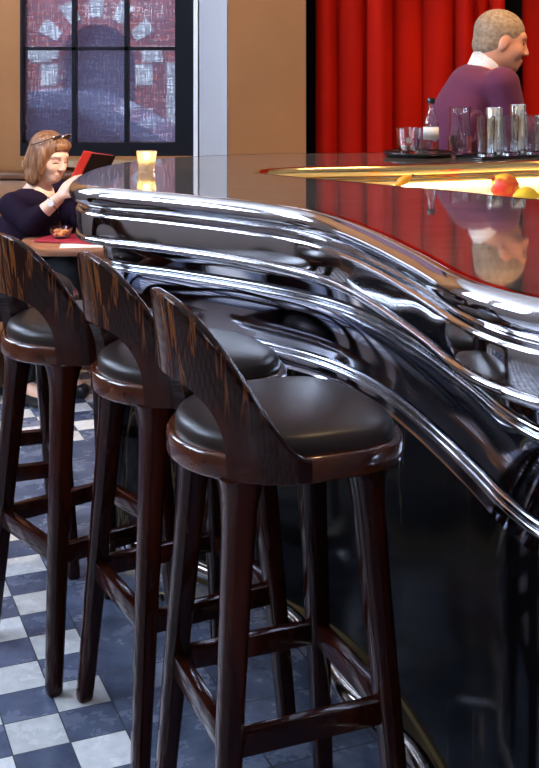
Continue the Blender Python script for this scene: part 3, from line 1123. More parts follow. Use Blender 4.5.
def facet_glass(name, label, px, Y, h, r0, r1, m, cat, group, fac=14):
    x, y = place(px, Y)
    bm = bmesh.new()
    pf = glass_prof(r0, r1, h, .0032, .014)
    rows = []
    sg = fac*4
    for k, (r_, z_) in enumerate(pf):
        if r_ < 1e-6:
            rows.append([bm.verts.new((0, 0, z_))]); continue
        ou = k in (2, 3)
        rows.append([bm.verts.new((r_*(1-(.045*abs(math.sin(fac*PI*i/sg)) if ou else 0))*math.cos(2*PI*i/sg), r_*(1-(.045*abs(math.sin(fac*PI*i/sg)) if ou else 0))*math.sin(2*PI*i/sg), z_)) for i in range(sg)])
    for A, B in zip(rows[:-1], rows[1:]):
        for i in range(sg):
            j = (i+1) % sg
            if len(A) == 1:
                bm.faces.new((A[0], B[j], B[i]))
            elif len(B) == 1:
                bm.faces.new((A[i], A[j], B[0]))
            else:
                bm.faces.new((A[i], A[j], B[j], B[i]))
    o = from_bm(name, bm, m, sharp=40)
    o.location = (x, y, ZG)
    return tag(o, label, cat, group)


def tray_Y(px, d):
    """distance at which the line of sight px meets the tray line d metres behind its front edge"""
    k = (px-269.5)/FPX
    # point = A1 + ex*u + ey*d ; x = k*y
    a_ = A1+ey*d
    u = (k*a_[1]-a_[0])/(ex[0]-k*ex[1])
    return a_[1]+ex[1]*u


GG = 'tall glasses on the tray'
for px, lb in ((485.5, 'tall ribbed clear glass at the left end of the tray'), (509.5, 'tall ribbed clear glass in the middle of the tray front row'), (533.5, 'tall ribbed clear glass at the right end of tray, red showing through')):
    facet_glass('highball_glass', lb, px, tray_Y(px, .046), .155, .032, .037, M['glass'], 'glass', GG)
SG = 'steel tumblers on the tray'
for px, d_, h, lb in ((494, .113, .186, 'tall polished steel tumbler behind, left of the two'), (518, .113, .196, 'tallest polished steel tumbler, right of the two behind'),
                      (543, .113, .150, 'shorter steel tumbler at the very right, cut by the frame')):
    Y_ = tray_Y(px, d_)
    x, y = place(px, Y_)
    o = tag(lathe('steel_tumbler', [(0, 0), (.027, 0), (.029, .002), (.0315, h*.7), (.0335, h-.006), (.0345, h-.003), (.0335, h), (.0325, h-.003), (.030, h*.7), (.027, .006), (0, .005)], M['chrome'], seg=40), lb, 'tumbler', SG)
    o.location = (x, y, ZG)

# fruit in the service well
ZF = ZW+.0008
x, y = place(505, 3.97)
fr = thing('red_fruit', 'round red and yellow fruit lying in the lit service well', 'fruit', (x, y, ZF))
bm = bmesh.new(); add_ell(bm, (0, 0, .046), (.052, .047, .046), 28, 18)
for v in bm.verts:
    v.co += v.co.normalized()*.004*noise.noise(v.co*30)
from_bm('flesh', bm, M['apple'], fr)
tube('stalk', [(-.036, -.006, .070), (-.050, -.01, .078), (-.062, -.012, .078)], [.010, .007, .004], mat('dry_red_leaf', (.50, .10, .03), .6), fr, 8)


def lemon(px, Y, ln, r, rz, label, m='lemon', z_extra=0, tilt=0):
    x, y = place(px, Y)
    o = thing('lemon', label, 'lemon', (x, y, ZF), rz, 'lemons in the service well')
    prof_ = [(0, -ln), (r*.16, -ln*.94), (r*.28, -ln*.84), (r*.7, -ln*.6), (r*.95, -ln*.25), (r, 0), (r*.93, ln*.3), (r*.68, ln*.62), (r*.26, ln*.86), (r*.12, ln*.95), (0, ln)]
    bm = bmesh.new(); add_lathe(bm, prof_, 24)
    bmesh.ops.rotate(bm, verts=bm.verts, cent=(0, 0, 0), matrix=Matrix.Rotation(PI/2-tilt, 3, 'Y'))
    zmin = min(v.co.z for v in bm.verts)
    bmesh.ops.translate(bm, verts=bm.verts, vec=(0, 0, -zmin+z_extra))
    from_bm('flesh', bm, M[m], o)
    tip = Vector((ln*math.cos(tilt), 0, ln*math.sin(tilt)-zmin+z_extra))
    tube('stalk', [tip*1.0, tip+Vector((.008, 0, .003))], [.005, .003], M['stem'], o, 7)
    return o


lemon(526, 3.83, .048, .030, .2, 'yellow lemon touching the red fruit on its right')
lemon(549, 3.86, .046, .030, -.3, 'yellow lemon at the right frame edge of the well')
lemon(403.5, 3.855, .034, .016, 0.1, 'small orange yellow fruit tilted on top of a lemon, left end of the well', 'ambertone', .059, .5)
lemon(408, 3.85, .046, .0285, 0., 'yellow lemon lying low at the left of the well', 'lemon')

# ------------------------------------------------------------------ woman's table and banquette
ZTB = .72
tbl = thing('table', 'small red brown wooden table in front of the reading woman', 'table', (-.72, 4.90, 0))
tpts = [(-.35, -.04), (-.215, -.33), (.35, -.31), (.42, .30), (.14, .34), (-.05, .19)]
tp = np.array(tpts)
lpz = catmull(np.vstack([tp[-1:], tp, tp[:2]]), 1)
def rounded_poly(pp, r=.04):
    out = []
    n = len(pp)
    for i in range(n):
        a, b, c_ = np.array(pp[i-1]), np.array(pp[i]), np.array(pp[(i+1) % n])
        p0 = b+(a-b)/np.linalg.norm(a-b)*r; p1 = b+(c_-b)/np.linalg.norm(c_-b)*r
        for t in np.linspace(0, 1, 5):
            out.append(tuple((1-t)**2*p0+2*t*(1-t)*b+t*t*p1))
    return out


rp_ = rounded_poly(tpts, .05)
bm = bmesh.new()
rr_ = lambda s: [(x*s, y*s) for x, y in rp_]
add_loft(bm, [[(x, y, z) for x, y in rr_(s)] for s, z in ((.985, ZTB-.032), (1, ZTB-.026), (1, ZTB-.004), (.988, ZTB))])
from_bm('tabletop', bm, M['tablewood'], tbl, sharp=45)
lathe('pedestal', [(0, 0.001), (.17, 0.001), (.17, .012), (.05, .03), (.035, .06), (.035, .66), (.10, .69), (0, .69)], M['iron'], tbl, 28, (.17, -.02, 0), sharp=40)

bq = thing('banquette', 'tan leather banquette with wooden top rail along the window wall', 'bench', (0, 0, 0))
box('base', (-1.62, 5.45, 0), (-.62, 5.92, .36), M['panelwood'], bq)
box('seat', (-1.62, 5.40, .36), (-.60, 5.80, .47), M['banq'], bq, .03)
box('backrest', (-1.62, 5.78, .47), (-.60, 5.93, .885), M['banq'], bq, .03)
box('top_rail', (-1.62, 5.77, .885), (-.60, 5.955, .915), M['panelwood'], bq, .004)
ch = thing('side_bench', 'low leather bench seat under the reading woman', 'bench', (0, 0, 0))
box('base', (-1.52, 4.88, 0), (-1.22, 5.36, .30), M['panelwood'], ch)
box('seat', (-1.54, 4.86, .30), (-1.10, 5.38, .385), M['banq'], ch, .03)

# table things
bowl_c = P(66.5, 226, 4.93)
bw = thing('glass_bowl', 'small glass dish of orange nibbles on the red folder', 'bowl', (bowl_c[0], 4.80, ZTB+.0105))
lathe('dish', [(0, 0), (.030, 0), (.034, .003), (.047, .030), (.050, .044), (.048, .045), (.0445, .030), (.030, .006), (0, .005)], M['glass'], bw, 32)
nb = bmesh.new()
rr2 = random.Random(4)
for k in range(46):
    a = rr2.uniform(0, 2*PI); r_ = .034*math.sqrt(rr2.random()); z_ = .014+rr2.uniform(0, .020)
    r_ *= min(1, .55+z_*14)
    add_ell(nb, (r_*math.cos(a), r_*math.sin(a), z_), (.0075, .006, .006), 8, 6)
o = from_bm('nuts', nb, M['nuts'], bw); o['kind'] = 'stuff'
bm = bmesh.new()
add_box(bm, (-.15, -.10, 0), (.15, .10, .007), .001)
o = from_bm('folder', bm, M['redfolder'], sharp=40)
o.location = (-.815, 4.79, ZTB+.0028); o.rotation_euler.z = -.28
tag(o, 'dark red folder lying flat on the table under the glass dish', 'folder')
bm = bmesh.new()
add_box(bm, (-.10, -.055, 0), (.10, .055, .0015))
o = from_bm('paper_sheet', bm, M['paper'], smooth=False)
o.location = (-.755, 4.645, ZTB+.0008); o.rotation_euler.z = .12
tag(o, 'white paper sheet at the front edge of the table', 'paper')

# ------------------------------------------------------------------ people: signed-distance bodies meshed by surface nets


class Body:
    def __init__(self, lo, hi, h):
        self.lo = np.array(lo, np.float32); self.h = h
        self.n = np.ceil((np.array(hi)-np.array(lo))/h).astype(int)+1
        self.ax = [self.lo[k]+h*np.arange(self.n[k], dtype=np.float32) for k in range(3)]
        self.v = np.full(tuple(self.n), .2, np.float32)

    def win(self, lo, hi):
        sl = []
        for k in range(3):
            a = int(np.clip(np.floor((lo[k]-self.lo[k])/self.h), 0, self.n[k])); b = int(np.clip(np.ceil((hi[k]-self.lo[k])/self.h)+1, 0, self.n[k]))
            sl.append(slice(a, b))
        return tuple(sl)

    def grid(self, w):
        return np.meshgrid(*[self.ax[k][w[k]] for k in range(3)], indexing='ij', sparse=True)

    def put(self, w, d, k, mode='u'):
        a = self.v[w]
        if mode == 's':
            d = -d
            if k > 0:
                h = np.clip(.5+.5*(d-a)/k, 0, 1); self.v[w] = a+(d-a)*h+k*h*(1-h)
            else:
                self.v[w] = np.maximum(a, d)
            return
        if k > 0:
            h = np.clip(.5+.5*(a-d)/k, 0, 1); self.v[w] = a+(d-a)*h-k*h*(1-h)
        else:
            self.v[w] = np.minimum(a, d)

    def cone(self, a, b, r1, r2, k=.01, mode='u'):
        a = np.array(a, np.float32); b = np.array(b, np.float32)
        m = max(r1, r2)+.05
        w = self.win(np.minimum(a, b)-m, np.maximum(a, b)+m)
        X, Y, Zz = self.grid(w)
        ba = b-a; L2 = float(ba@ba)+1e-12
        t = np.clip(((X-a[0])*ba[0]+(Y-a[1])*ba[1]+(Zz-a[2])*ba[2])/L2, 0, 1)
        d = np.sqrt((X-a[0]-t*ba[0])**2+(Y-a[1]-t*ba[1])**2+(Zz-a[2]-t*ba[2])**2)-(r1+(r2-r1)*t)
        self.put(w, d, k, mode)

    def ell(self, c, r, k=.01, R=None, mode='u'):
        c = np.array(c, np.float32); r = np.array(r, np.float32)
        m = r.max()+.05
        w = self.win(c-m, c+m)
        X, Y, Zz = self.grid(w)
        X = X-c[0]; Y = Y-c[1]; Zz = Zz-c[2]
        if R is None:
            R = np.eye(3)
        q = [R[0, i]*X+R[1, i]*Y+R[2, i]*Zz for i in range(3)]      # R columns = local axes
        k0 = np.sqrt(sum((q[i]/r[i])**2 for i in range(3)))
        k1 = np.sqrt(sum((q[i]/r[i]**2)**2 for i in range(3)))+1e-9
        self.put(w, k0*(k0-1)/k1, k, mode)

    def half(self, p, nrm, k=0):
        """cut away the side the normal points to"""
        w = (slice(None),)*3
        X, Y, Zz = self.grid(w)
        d = (X-p[0])*nrm[0]+(Y-p[1])*nrm[1]+(Zz-p[2])*nrm[2]
        self.put(w, -d, k, 's')

    def mesh(self, name, mats, parent, pick=None, smooth=1):
        v = self.v
        n = self.n
        s = v < 0
        c = [s[i:n[0]-1+i, j:n[1]-1+j, k:n[2]-1+k] for i in (0, 1) for j in (0, 1) for k in (0, 1)]
        cnt = sum(x.astype(np.int8) for x in c)
        act = (cnt > 0) & (cnt < 8)
        idx = np.argwhere(act)
        vid = np.full(act.shape, -1, np.int64); vid[act] = np.arange(len(idx))
        acc = np.zeros((len(idx), 3)); num = np.zeros(len(idx))
        corners = [(i, j, k) for i in (0, 1) for j in (0, 1) for k in (0, 1)]
        for a_ in corners:
            for ax in range(3):
                if a_[ax]:
                    continue
                b_ = list(a_); b_[ax] = 1
                va = v[idx[:, 0]+a_[0], idx[:, 1]+a_[1], idx[:, 2]+a_[2]]; vb = v[idx[:, 0]+b_[0], idx[:, 1]+b_[1], idx[:, 2]+b_[2]]
                cr = (va < 0) != (vb < 0)
                t = np.where(cr, va/(va-vb+1e-12), 0)
                p = np.array(a_, float)[None]+np.zeros((len(idx), 3)); p[:, ax] += t
                acc += p*cr[:, None]; num += cr
        pos = self.lo+self.h*(idx+acc/num[:, None])
        faces = []
        for ax in range(3):
            u, w_ = (ax+1) % 3, (ax+2) % 3
            sl0 = [slice(1, None)]*3; sl0[ax] = slice(0, -1)
            sl1 = [slice(1, None)]*3; sl1[ax] = slice(1, None)
            A, B = s[tuple(sl0)], s[tuple(sl1)]
            e = np.argwhere(A != B)
            flip = A[tuple(e.T)]
            base = e.copy()
            for k in range(3):
                if k != ax:
                    base[:, k] += 1
            q = []
            for du, dw in ((-1, -1), (0, -1), (0, 0), (-1, 0)):
                cc = base.copy(); cc[:, u] += du; cc[:, w_] += dw
                ok = np.all((cc >= 0) & (cc < np.array(act.shape)), axis=1)
                cc = np.clip(cc, 0, np.array(act.shape)-1)
                q.append(np.where(ok, vid[tuple(cc.T)], -1))
            q = np.stack(q, 1)
            good = (q >= 0).all(1)
            q = q[good]; fl = flip[good]
            q[~fl] = q[~fl][:, ::-1]
            faces.append(q)
        F = np.vstack(faces)
        me = bpy.data.meshes.new(name)
        me.from_pydata([tuple(p) for p in pos], [], [tuple(int(i) for i in f) for f in F])
        for mm in mats:
            me.materials.append(mm)
        me.polygons.foreach_set('use_smooth', [True]*len(me.polygons))
        if pick is not None:
            ctr = pos[F].mean(1)
            me.polygons.foreach_set('material_index', pick(ctr).astype(np.int32))
        me.update()
        o = link(name, me, parent)
        if smooth:
            md = o.modifiers.new('soften', 'SMOOTH'); md.factor = .5; md.iterations = smooth
        return o


def rotm(yaw, pitch, roll=0):
    """columns: forward, left, up; pitch>0 looks down"""
    return np.array((Matrix.Rotation(yaw, 3, 'Z') @ Matrix.Rotation(pitch, 3, 'Y') @ Matrix.Rotation(roll, 3, 'X')))


def head(B, c, R, s=1.0, male=False):
    T = lambda p: np.array(c)+R @ (np.array(p)*s)
    E = lambda p, r, k, mode='u', R2=R: B.ell(T(p), np.array(r)*s, k*s, R2, mode)
    E((-.014, 0, .034), (.096, .076, .084), .02)
    E((.022, 0, -.024), (.070, .063, .092), .03)
    E((.0, 0, -.058), (.070, .058, .048), .03)
    E((.058, 0, -.088), (.028, .032, .026), .03)
    for y in (-1, 1):
        E((.052, y*.036, -.026), (.032, .028, .030), .02)
        E((-.004, y*.074, -.006), (.018, .008, .032), .006)
    E((.070, 0, .032), (.022, .054, .014), .02)
    for y in (-1, 1):
        E((.094, y*.032, .010), (.014, .017, .012), .012, 's')
        E((.073, y*.032, .009), (.0135, .0145, .0125), .003)
    B.cone(T((.088, 0, .014)), T((.106, 0, -.024)), .0085*s, .0125*s, .010*s)
    for y in (-1, 1):
        E((.097, y*.011, -.029), (.011, .008, .008), .006)
    E((.087, 0, -.058), (.013, .025, .0075), .006)
    E((.085, 0, -.071), (.013, .022, .008), .006)
    return T


def hand(B, wrist, d, nrm, side, curl=.5, s=1.0, thumb=1.0):
    """palm and five fingers; d = direction of fingers, nrm = palm normal (palm side), side = +1 if thumb lies along nrm x d"""
    d = np.array(d, float); d /= np.linalg.norm(d)
    nrm = np.array(nrm, float); nrm -= d*(nrm@d); nrm /= np.linalg.norm(nrm)
    lat = np.cross(nrm, d)*side
    w = np.array(wrist, float)
    R = np.stack([d, lat, nrm], 1)
    B.ell(w+d*.048*s, (.052*s, .040*s, .016*s), .012, R)
    spec = ((.027, .092, .038, .026, .022, .0085), (.009, .097, .044, .029, .024, .009), (-.009, .092, .041, .027, .022, .0085), (-.026, .082, .032, .021, .019, .0075))
    for lt, base, l1, l2, l3, r in spec:
        p = w+d*base*s*.92+lat*lt*s
        a = curl*.6
        dirn = d*math.cos(a)+nrm*math.sin(a)
        q = p+dirn*l1*s
        B.cone(w+d*.05*s+lat*lt*.8*s, p, r*s*1.1, r*s*1.05, .006)
        B.cone(p, q, r*s, r*s*.95, .003)
        a += curl*.95
        dirn = d*math.cos(a)+nrm*math.sin(a)
        q2 = q+dirn*l2*s
        B.cone(q, q2, r*s*.95, r*s*.88, .003)
        a += curl*.6
        dirn = d*math.cos(a)+nrm*math.sin(a)
        B.cone(q2, q2+dirn*l3*s, r*s*.88, r*s*.75, .003)
    t0 = w+d*.022*s+lat*.024*s+nrm*.004*s
    t1 = t0+(d*.55+lat*.62+nrm*.45*thumb)*.045*s
    t2 = t1+(d*.85+lat*.1+nrm*.5*thumb)*.032*s
    t3 = t2+(d*.9-lat*.1+nrm*.4*thumb)*.024*s
    B.cone(t0, t1, .0125*s, .011*s, .008); B.cone(t1, t2, .0105*s, .0095*s, .003); B.cone(t2, t3, .0095*s, .008*s, .003)


# ---- woman
wm = thing('person', 'woman with auburn bob and dark cardigan reading a red book at the table', 'person', (0, 0, 0))
HS = .88
yw, pt_ = math.radians(-34), math.radians(17)
Rw = rotm(yw, pt_)
hc = P(49.5, 157.5, 5.05)
fw = np.array([math.cos(yw), math.sin(yw), 0]); rt_ = np.array([math.sin(yw), -math.cos(yw), 0])   # forward, right-hand
nb_ = P(36, 189, 5.09)
shR = nb_+rt_*.145+np.array([0, 0, -.060]); shL = nb_-rt_*.165+np.array([0, 0, -.030])
pelvis = np.array([-1.26, 5.15, .53])
elR = P(31, 226.5, 4.90); elR[2] = ZTB+.062
wrR = P(58.5, 198.5, 4.90)
elL = P(84, 226, 5.02); elL[2] = ZTB+.062
wrL = P(96, 196, 5.10)
hdR = P(66.5, 182, 4.92); hdL = P(99, 172, 5.11)
B = Body((-1.6, 4.5, .0), (-.55, 5.5, 1.24), .0052)
headT = head(B, hc, Rw, HS)
B.cone(nb_+np.array([0, 0, -.03]), hc+Rw @ np.array([-.028, 0, -.05]), .054, .050, .03)
B.ell(nb_+np.array([0, 0, -.05]), (.085, .15, .055), .04, np.stack([fw, -rt_, np.array([0, 0, 1])], 1))
chest = nb_+np.array([0, 0, -.16])+fw*.02
Rt = np.stack([fw, -rt_, np.array([0, 0, 1])], 1)
B.ell(chest, (.115, .165, .15), .05, Rt)
B.ell((chest+pelvis)/2, (.115, .150, .15), .06, Rt)
B.ell(pelvis, (.13, .175, .12), .05, Rt)
for sh, el, wr in ((shR, elR, wrR), (shL, elL, wrL)):
    B.cone(sh, el, .052, .041, .03); B.cone(el, wr, .040, .026, .015)
hand(B, wrR, hdR-wrR+np.array([.02, 0, .01]), np.array([.75, .5, .1]), 1, .55, .92)
hand(B, wrL, hdL-wrL, np.array([-.8, -.2, .25]), -1, .5, .92)
kn = {}
for sgn in (-1, 1):
    hp_ = pelvis+rt_*.085*sgn; knee = hp_+fw*.40+np.array([0, 0, .015])+rt_*.02*sgn
    ank = knee-fw*.10+np.array([0, 0, -.46]); ank[2] = .085
    B.cone(hp_, knee, .085, .058, .03); B.cone(knee, ank, .055, .036, .02)
    B.cone(ank, ank+fw*.15+np.array([0, 0, -.045]), .036, .030, .02)
    kn[sgn] = (hp_, knee, ank)


def pick_w(c):
    q = (c-hc) @ Rw/HS
    out = np.zeros(len(c), int)
    x, y, z = q.T
    inh = (np.abs(z) < .13) & (x > .055) & (np.abs(y) < .07)
    out[inh & (x > .084) & (np.abs(y) < .021) & (z > -.072) & (z < -.055)] = 1
    out[inh & (np.abs(np.abs(y)-.032) < .016) & (z < .004) & (z > -.003) & (x > .066)] = 2
    out[inh & (np.abs(np.abs(y)-.034) < .017) & (z < .036) & (z > .031)] = 3
    return out


B.mesh('body', [M['skin_w'], M['lip'], M['eye_dark'], M['brow']], wm, pick_w, 1)
# cardigan
C_ = Body((-1.6, 4.5, .40), (-.55, 5.5, 1.02), .0065)
g_ = .011
C_.ell(nb_+np.array([0, 0, -.055]), (.085+g_, .15+g_, .055+g_), .04, Rt)
C_.ell(chest, (.115+g_, .165+g_, .15+g_), .05, Rt)
C_.ell(chest+fw*.075+np.array([0, 0, .0])-rt_*.06, (.07, .07, .075), .04); C_.ell(chest+fw*.075+rt_*.06, (.07, .07, .075), .04)
C_.ell((chest+pelvis)/2, (.115+g_, .150+g_, .15+g_), .06, Rt)
C_.ell(pelvis, (.13+g_, .175+g_, .13), .05, Rt)
for sh, el, wr in ((shR, elR, wrR), (shL, elL, wrL)):
    cuff = el+(wr-el)*.30
    C_.cone(sh, el, .058, .053, .03); C_.cone(el, cuff, .052, .046, .012)
# v neckline
C_.cone(nb_+np.array([0, 0, .05])-fw*.005, nb_+fw*.165+np.array([0, 0, -.19]), .066, .012, .006, 's')
C_.cone(nb_+np.array([0, 0, .10]), nb_+np.array([0, 0, -.005]), .075, .062, .006, 's')
C_.cone(nb_+fw*.05+np.array([0, 0, .06]), nb_+fw*.25+np.array([0, 0, -.10]), .050, .03, .006, 's')
C_.mesh('cardigan', [M['cardigan']], wm, None, 2)
T_ = Body((-1.6, 4.5, .03), (-.55, 5.5, .72), .008)
T_.ell(pelvis, (.13+.008, .175+.008, .10), .05, Rt)
for sgn in (-1, 1):
    a, b, c_ = kn[sgn]
    T_.cone(a, b, .094, .070, .03); T_.cone(b, c_+(b-c_)*.08, .068, .056, .02)
T_.mesh('trousers', [M['trousers']], wm, None, 2)
S_ = Body((-1.6, 4.4, -.01), (-.4, 5.5, .16), .006)
for sgn in (-1, 1):
    a, b, c_ = kn[sgn]
    S_.cone(c_+np.array([0, 0, -.04]), c_+fw*.16+np.array([0, 0, -.052]), .041, .034, .02)
S_.half((0, 0, .001), (0, 0, -1))
S_.mesh('shoes', [M['shoe']], wm, None, 1)
# hair: bob with fringe
Hh = Body(hc-.19, hc+.19, .0045)
TH_ = lambda p: hc+Rw @ (np.array(p)*HS)
EH = lambda p, r, k, mode='u': Hh.ell(TH_(p), np.array(r)*HS, k*HS, Rw, mode)
EH((-.018, 0, .040), (.108, .090, .094), .01)
EH((-.050, 0, -.040), (.080, .094, .095), .03)
for y in (-1, 1):
    EH((.012, y*.076, -.030), (.042, .024, .095), .02)
    EH((-.02, y*.070, -.105), (.050, .030, .045), .02)
EH((.050, .010, .082), (.042, .060, .028), .02)                 # fringe
EH((.095, 0, -.045), (.060, .056, .078), .008, 's')          # face opening
EH((.092, -.008, .020), (.050, .060, .046), .008, 's')
EH((0.0, 0, -.16), (.06, .045, .06), .01, 's')
Hh.mesh('hair', [M['hair_w']], wm, None, 1)
# sunglasses pushed up on the hair
sg = thing('sunglasses', 'dark sunglasses pushed up on the woman\'s auburn hair', 'sunglasses', (0, 0, 0))


def headpt(p):
    return Vector(hc+Rw @ (np.array(p)*HS*np.array([1, 1, .985])))


for y in (-1, 1):
    bm = bmesh.new()
    ring = [headpt((.052+.012*math.sin(a), y*.034+.026*math.cos(a), .126+.018*math.sin(a))) for a in np.linspace(0, 2*PI, 18, endpoint=False)]
    ring2 = [p+Vector(Rw @ np.array([-.003, 0, .004])) for p in ring]
    add_loft(bm, [ring, ring2])
    from_bm('lens', bm, M['carglass'], sg, smooth=False)
    bm = bmesh.new()
    add_tube(bm, [p+(q-p)*.5 for p, q in zip(ring, ring2)], .0028, 6, True)
    from_bm('rim', bm, M['chrome'], sg)
    tube('temple', [headpt((.050, y*.060, .128)), headpt((.01, y*.090, .095)), headpt((-.05, y*.100, .055))], .0028, M['blackmatte'], sg, 6)
tube('bridge', [headpt((.055, -.010, .128)), headpt((.060, 0, .131)), headpt((.055, .010, .128))], .0025, M['chrome'], sg, 6)
# watch
wt = thing('wristwatch', 'small pale wristwatch on the woman\'s right wrist', 'watch', (0, 0, 0))
ax_ = Vector(wrR-elR).normalized()
cW = Vector(elR+(wrR-elR)*.80)
U = ax_.cross(Vector((0, 1, 0))).normalized(); V = ax_.cross(U)
tube('strap', [cW+(U*math.cos(a)+V*math.sin(a))*.0315 for a in np.linspace(0, 2*PI, 20, endpoint=False)], .004, M['gold'], wt, 8, True)
toc = Vector((0.1, -1, .25)); toc = (toc-ax_*toc.dot(ax_)).normalized()
bm = bmesh.new()
bmesh.ops.create_cone(bm, cap_ends=True, segments=20, radius1=.014, radius2=.0125, depth=.008, matrix=Matrix.Translation(cW+toc*.034) @ toc.to_track_quat('Z', 'Y').to_matrix().to_4x4())
from_bm('dial', bm, M['paper'], wt, sharp=40)

# book in her hands
bk = thing('book', 'black covered book with red inner pages held up by the woman', 'book', (0, 0, 0))
o_b = Vector(P(79, 180, 4.965)); wv = Vector((.084, .118, -.022)); hv = Vector((.062, -.030, .120))
nv = wv.cross(hv).normalized()
if nv.y > 0:
    nv = -nv


def slab(name, o, a, b, t, m):
    bm = bmesh.new()
    q = [o, o+a, o+a+b, o+b]
    add_loft(bm, [q, [p+t for p in q]])
    return from_bm(name, bm, m, bk, smooth=False)


slab('cover', o_b, wv, hv, nv*.004, M['black'])
slab('pages', o_b-wv*.04+hv*.01, wv*1.02, hv*.98, nv*-.010, M['redboard'])
wl = Vector((-.032, -.018, .006))
slab('inner_cover', o_b-nv*.006, wl, hv*1.02, nv*.004, M['redboard'])

# ---- man
mn = thing('person', 'man with short greying hair and plum sweater leaning beyond the bar', 'person', (0, 0, 0))
ym, pm = math.radians(1), math.radians(13)
Rm = rotm(ym, pm)
MS = 1.13
YM = 5.02
hm = P(501, 41.5, YM)
fm = np.array([math.cos(ym), math.sin(ym), 0]); rm_ = np.array([math.sin(ym), -math.cos(ym), 0])
nbm = P(485, 71, YM+.01)
sR = nbm+rm_*.185+fm*.035+np.array([0, 0, -.055]); sL = nbm-rm_*.185+fm*.03+np.array([0, 0, -.045])
chm = P(466, 114, YM+.01)
plv = np.array([.77, YM+.03, .96])
eR = np.array([1.05, 4.87, 1.195]); wR = np.array([1.34, 4.75, 1.165])
eL = np.array([1.12, 5.28, 1.14]); wL = np.array([1.32, 5.12, 1.10])
B = Body((.35, 4.5, -.01), (1.6, 5.45, 1.78), .0065)
mT = head(B, hm, Rm, MS, True)
B.cone(nbm+np.array([.0, 0, -.03]), hm+Rm @ np.array([-.03, 0, -.05]), .070, .066, .03)
up = (nbm-plv); up /= np.linalg.norm(up)
lat = -rm_
fo = np.cross(lat, up)
RtM = np.stack([fo, lat, up], 1)
B.ell(nbm-up*.06, (.10, .19, .07), .05, RtM)
B.ell(chm, (.13, .185, .19), .06, RtM)
B.ell((chm+plv)/2, (.13, .165, .2), .06, RtM)
B.ell(plv, (.125, .175, .13), .05, RtM)
for sh, el, wr in ((sR, eR, wR), (sL, eL, wL)):
    B.cone(sh, el, .060, .047, .03); B.cone(el, wr, .045, .031, .015)
hand(B, wR, (1, -.25, -.12), (0, -.1, -1), -1, .25, 1.0)
hand(B, wL, (1, -.2, -.1), (0, -.1, -1), 1, .3, 1.0)
lg = {}
for sgn in (-1, 1):
    hp_ = plv+rm_*.09*sgn+np.array([0, 0, -.04]); knee = np.array([.76, YM+.02, .50])+rm_*.10*sgn; ank = np.array([.68, YM+.02, .085])+rm_*.11*sgn
    B.cone(hp_, knee, .088, .062, .03); B.cone(knee, ank, .058, .040, .02); B.cone(ank, ank+fm*.16+np.array([0, 0, -.045]), .040, .032, .02)
    lg[sgn] = (hp_, knee, ank)


def pick_m(c):
    q = (c-hm) @ Rm/MS
    out = np.zeros(len(c), int)
    x, y, z = q.T
    inh = (np.abs(z) < .13) & (x > .055) & (np.abs(y) < .07)
    out[inh & (x > .080) & (np.abs(y) < .022) & (z > -.076) & (z < -.055)] = 1
    out[inh & (np.abs(np.abs(y)-.032) < .015) & (z < .013) & (z > .003) & (x > .072)] = 2
    out[inh & (np.abs(np.abs(y)-.034) < .020) & (z < .041) & (z > .033)] = 3
    return out


B.mesh('body', [M['skin_m'], mat('lip_ruddy', (.45, .14, .10), .5), M['eye_dark'], mat('eyebrow_sandy', (.34, .19, .11), .7)], mn, pick_m, 1)
W_ = Body((.35, 4.5, .75), (1.6, 5.5, 1.62), .007)
g_ = .014
W_.ell(nbm-up*.065, (.10+g_, .19+g_, .07+g_), .05, RtM)
W_.ell(chm, (.13+g_, .185+g_, .19+g_), .06, RtM)
W_.ell((chm+plv)/2, (.13+g_, .165+g_, .2+g_), .06, RtM)
W_.ell(plv, (.13+g_, .18+g_, .11), .05, RtM)
for sh, el, wr in ((sR, eR, wR), (sL, eL, wL)):
    W_.cone(sh, el, .074, .062, .03); W_.cone(el, el+(wr-el)*.86, .058, .045, .012)
nd = hm+Rm @ np.array([-.03, 0, -.05])-nbm; nd /= np.linalg.norm(nd)
W_.cone(nbm+nd*.035, nbm+nd*.30, .078, .11, .006, 's')
W_.mesh('sweater', [M['sweater']], mn, None, 2)
# shirt collar
K_ = Body(nbm-.16, nbm+.2, .005)
K_.cone(nbm+nd*-.01, nbm+nd*.070, .084, .076, 0)
K_.cone(nbm+nd*-.05, nbm+nd*.12, .0745, .0705, 0, 's')
K_.half(nbm+nd*.062+fo*0, nd*.93+fo*.30)
K_.half(nbm+nd*.0, -nd)
K_.mesh('shirt_collar', [M['shirt']], mn, None, 2)
T_ = Body((.35, 4.6, .03), (1.3, 5.45, 1.0), .009)
T_.ell(plv, (.135, .185, .09), .05, RtM)
for sgn in (-1, 1):
    a, b, c_ = lg[sgn]
    T_.cone(a, b, .10, .076, .03); T_.cone(b, c_+np.array([0, 0, -.03]), .074, .062, .02)
T_.mesh('trousers', [M['trousers']], mn, None, 2)
S_ = Body((.5, 4.6, -.01), (1.2, 5.45, .16), .007)
for sgn in (-1, 1):
    a, b, c_ = lg[sgn]
    S_.cone(c_+np.array([-.03, 0, -.038]), c_+fm*.18+np.array([0, 0, -.050]), .046, .038, .02)
S_.half((0, 0, .001), (0, 0, -1))
S_.mesh('shoes', [M['shoe']], mn, None, 1)
Hh = Body(hm-.2, hm+.2, .005)
EM = lambda p, r, k, mode='u': Hh.ell(hm+Rm @ (np.array(p)*MS), np.array(r)*MS, k*MS, Rm, mode)
EM((-.015, 0, .036), (.1005, .0805, .0885), .01)
EM((-.040, 0, -.030), (.068, .066, .052), .03)
EM((.098, 0, -.045), (.070, .100, .105), .006, 's')          # face
EM((.115, 0, .020), (.045, .10, .045), .01, 's')
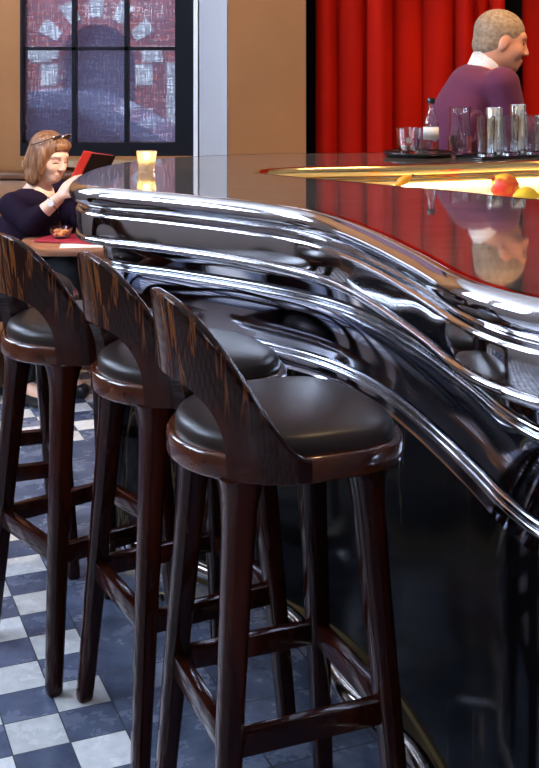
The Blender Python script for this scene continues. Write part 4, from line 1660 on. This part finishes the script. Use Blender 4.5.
EM((.010, .085, -.020), (.026, .02, .048), .006, 's'); EM((.010, -.085, -.020), (.026, .02, .048), .006, 's')   # round the ears
EM((.035, 0, -.075), (.060, .10, .062), .006, 's')
Hh.mesh('hair', [M['hair_m']], mn, None, 1)

# ------------------------------------------------------------------ light
w = bpy.data.worlds.new('world'); SC.world = w
w.use_nodes = True
bgn = w.node_tree.nodes['Background']
bgn.inputs[0].default_value = (.62, .74, 1.0, 1)
bgn.inputs[1].default_value = 7.5


def spot(name, loc, target, energy, col, size=55, blend=.6, soft=.08):
    l = bpy.data.lights.new(name, 'SPOT'); l.energy = energy; l.color = col; l.spot_size = math.radians(size); l.spot_blend = blend; l.shadow_soft_size = soft
    o = bpy.data.objects.new(name, l); COL.objects.link(o)
    o.location = loc
    o.rotation_euler = (Vector(target)-Vector(loc)).to_track_quat('-Z', 'Y').to_euler()
    return o


WARM = (1, .66, .34)
# ceiling downlights: over the curtains, over the back of the bar, by the pier, plus added spots for face, seat and bar end
for x in (.45, 1.15, 2.1):
    spot('curtain_downlight', (x+.55, 5.05, 3.05), (x-.1, 5.6, 1.5), 27, (1, .66, .40), 75)
spot('bar_spot', (.85, 4.1, 3.05), (.85, 4.5, 1.1), 70, WARM, 60)
spot('bar_spot', (-.1, 3.3, 3.05), (-.15, 3.5, 1.1), 45, (1, .84, .70), 50)  # added spot, lifts a pale veil on the bar's left end
spot('bar_spot', (1.75, 4.3, 3.05), (1.1, 4.95, 1.45), 130, (1, .58, .28), 50)
spot('pier_downlight', (-.05, 4.7, 3.05), (0, 5.5, 1.6), 28, (1, .72, .44), 60)
spot('face_spot', (.35, 4.05, 2.5), (-.95, 5.03, 1.07), 380, (1, .88, .74), 11, .8, .04)  # added narrow spot aimed at the woman's face
spot('corner_downlight', (-1.75, 5.2, 3.05), (-1.5, 5.9, 1.3), 16, (1, .70, .42), 70)
spot('rear_floor_downlight', (-.9, 4.2, 3.05), (-.75, 4.2, 0), 170, (1, .70, .36), 40)
spot('seat_spot', (.75, 2.35, 3.05), (.16, 2.1, .8), 60, WARM, 16)  # added narrow spot for a warm sheen on the nearest seat
# added fill spots washing the ceiling, for a brighter bar edge
for x, y in ((-2.75, -1.2), (-2.75, 1.2), (-2.75, 3.5), (-.6, -2.35), (1.4, -2.35)):
    spot('ceiling_fill', (x, y, 1.9), (x*.55, y*.75+.3, 3.1), 45, (.92, .93, 1.0), 120, .8, .1)
for x, y in ((-1.2, -1.7), (.4, -1.7), (1.9, -1.7)):
    spot('room_downlight', (x, y, 3.05), (x, y-.5, 0), 14, (.9, .92, 1), 80)
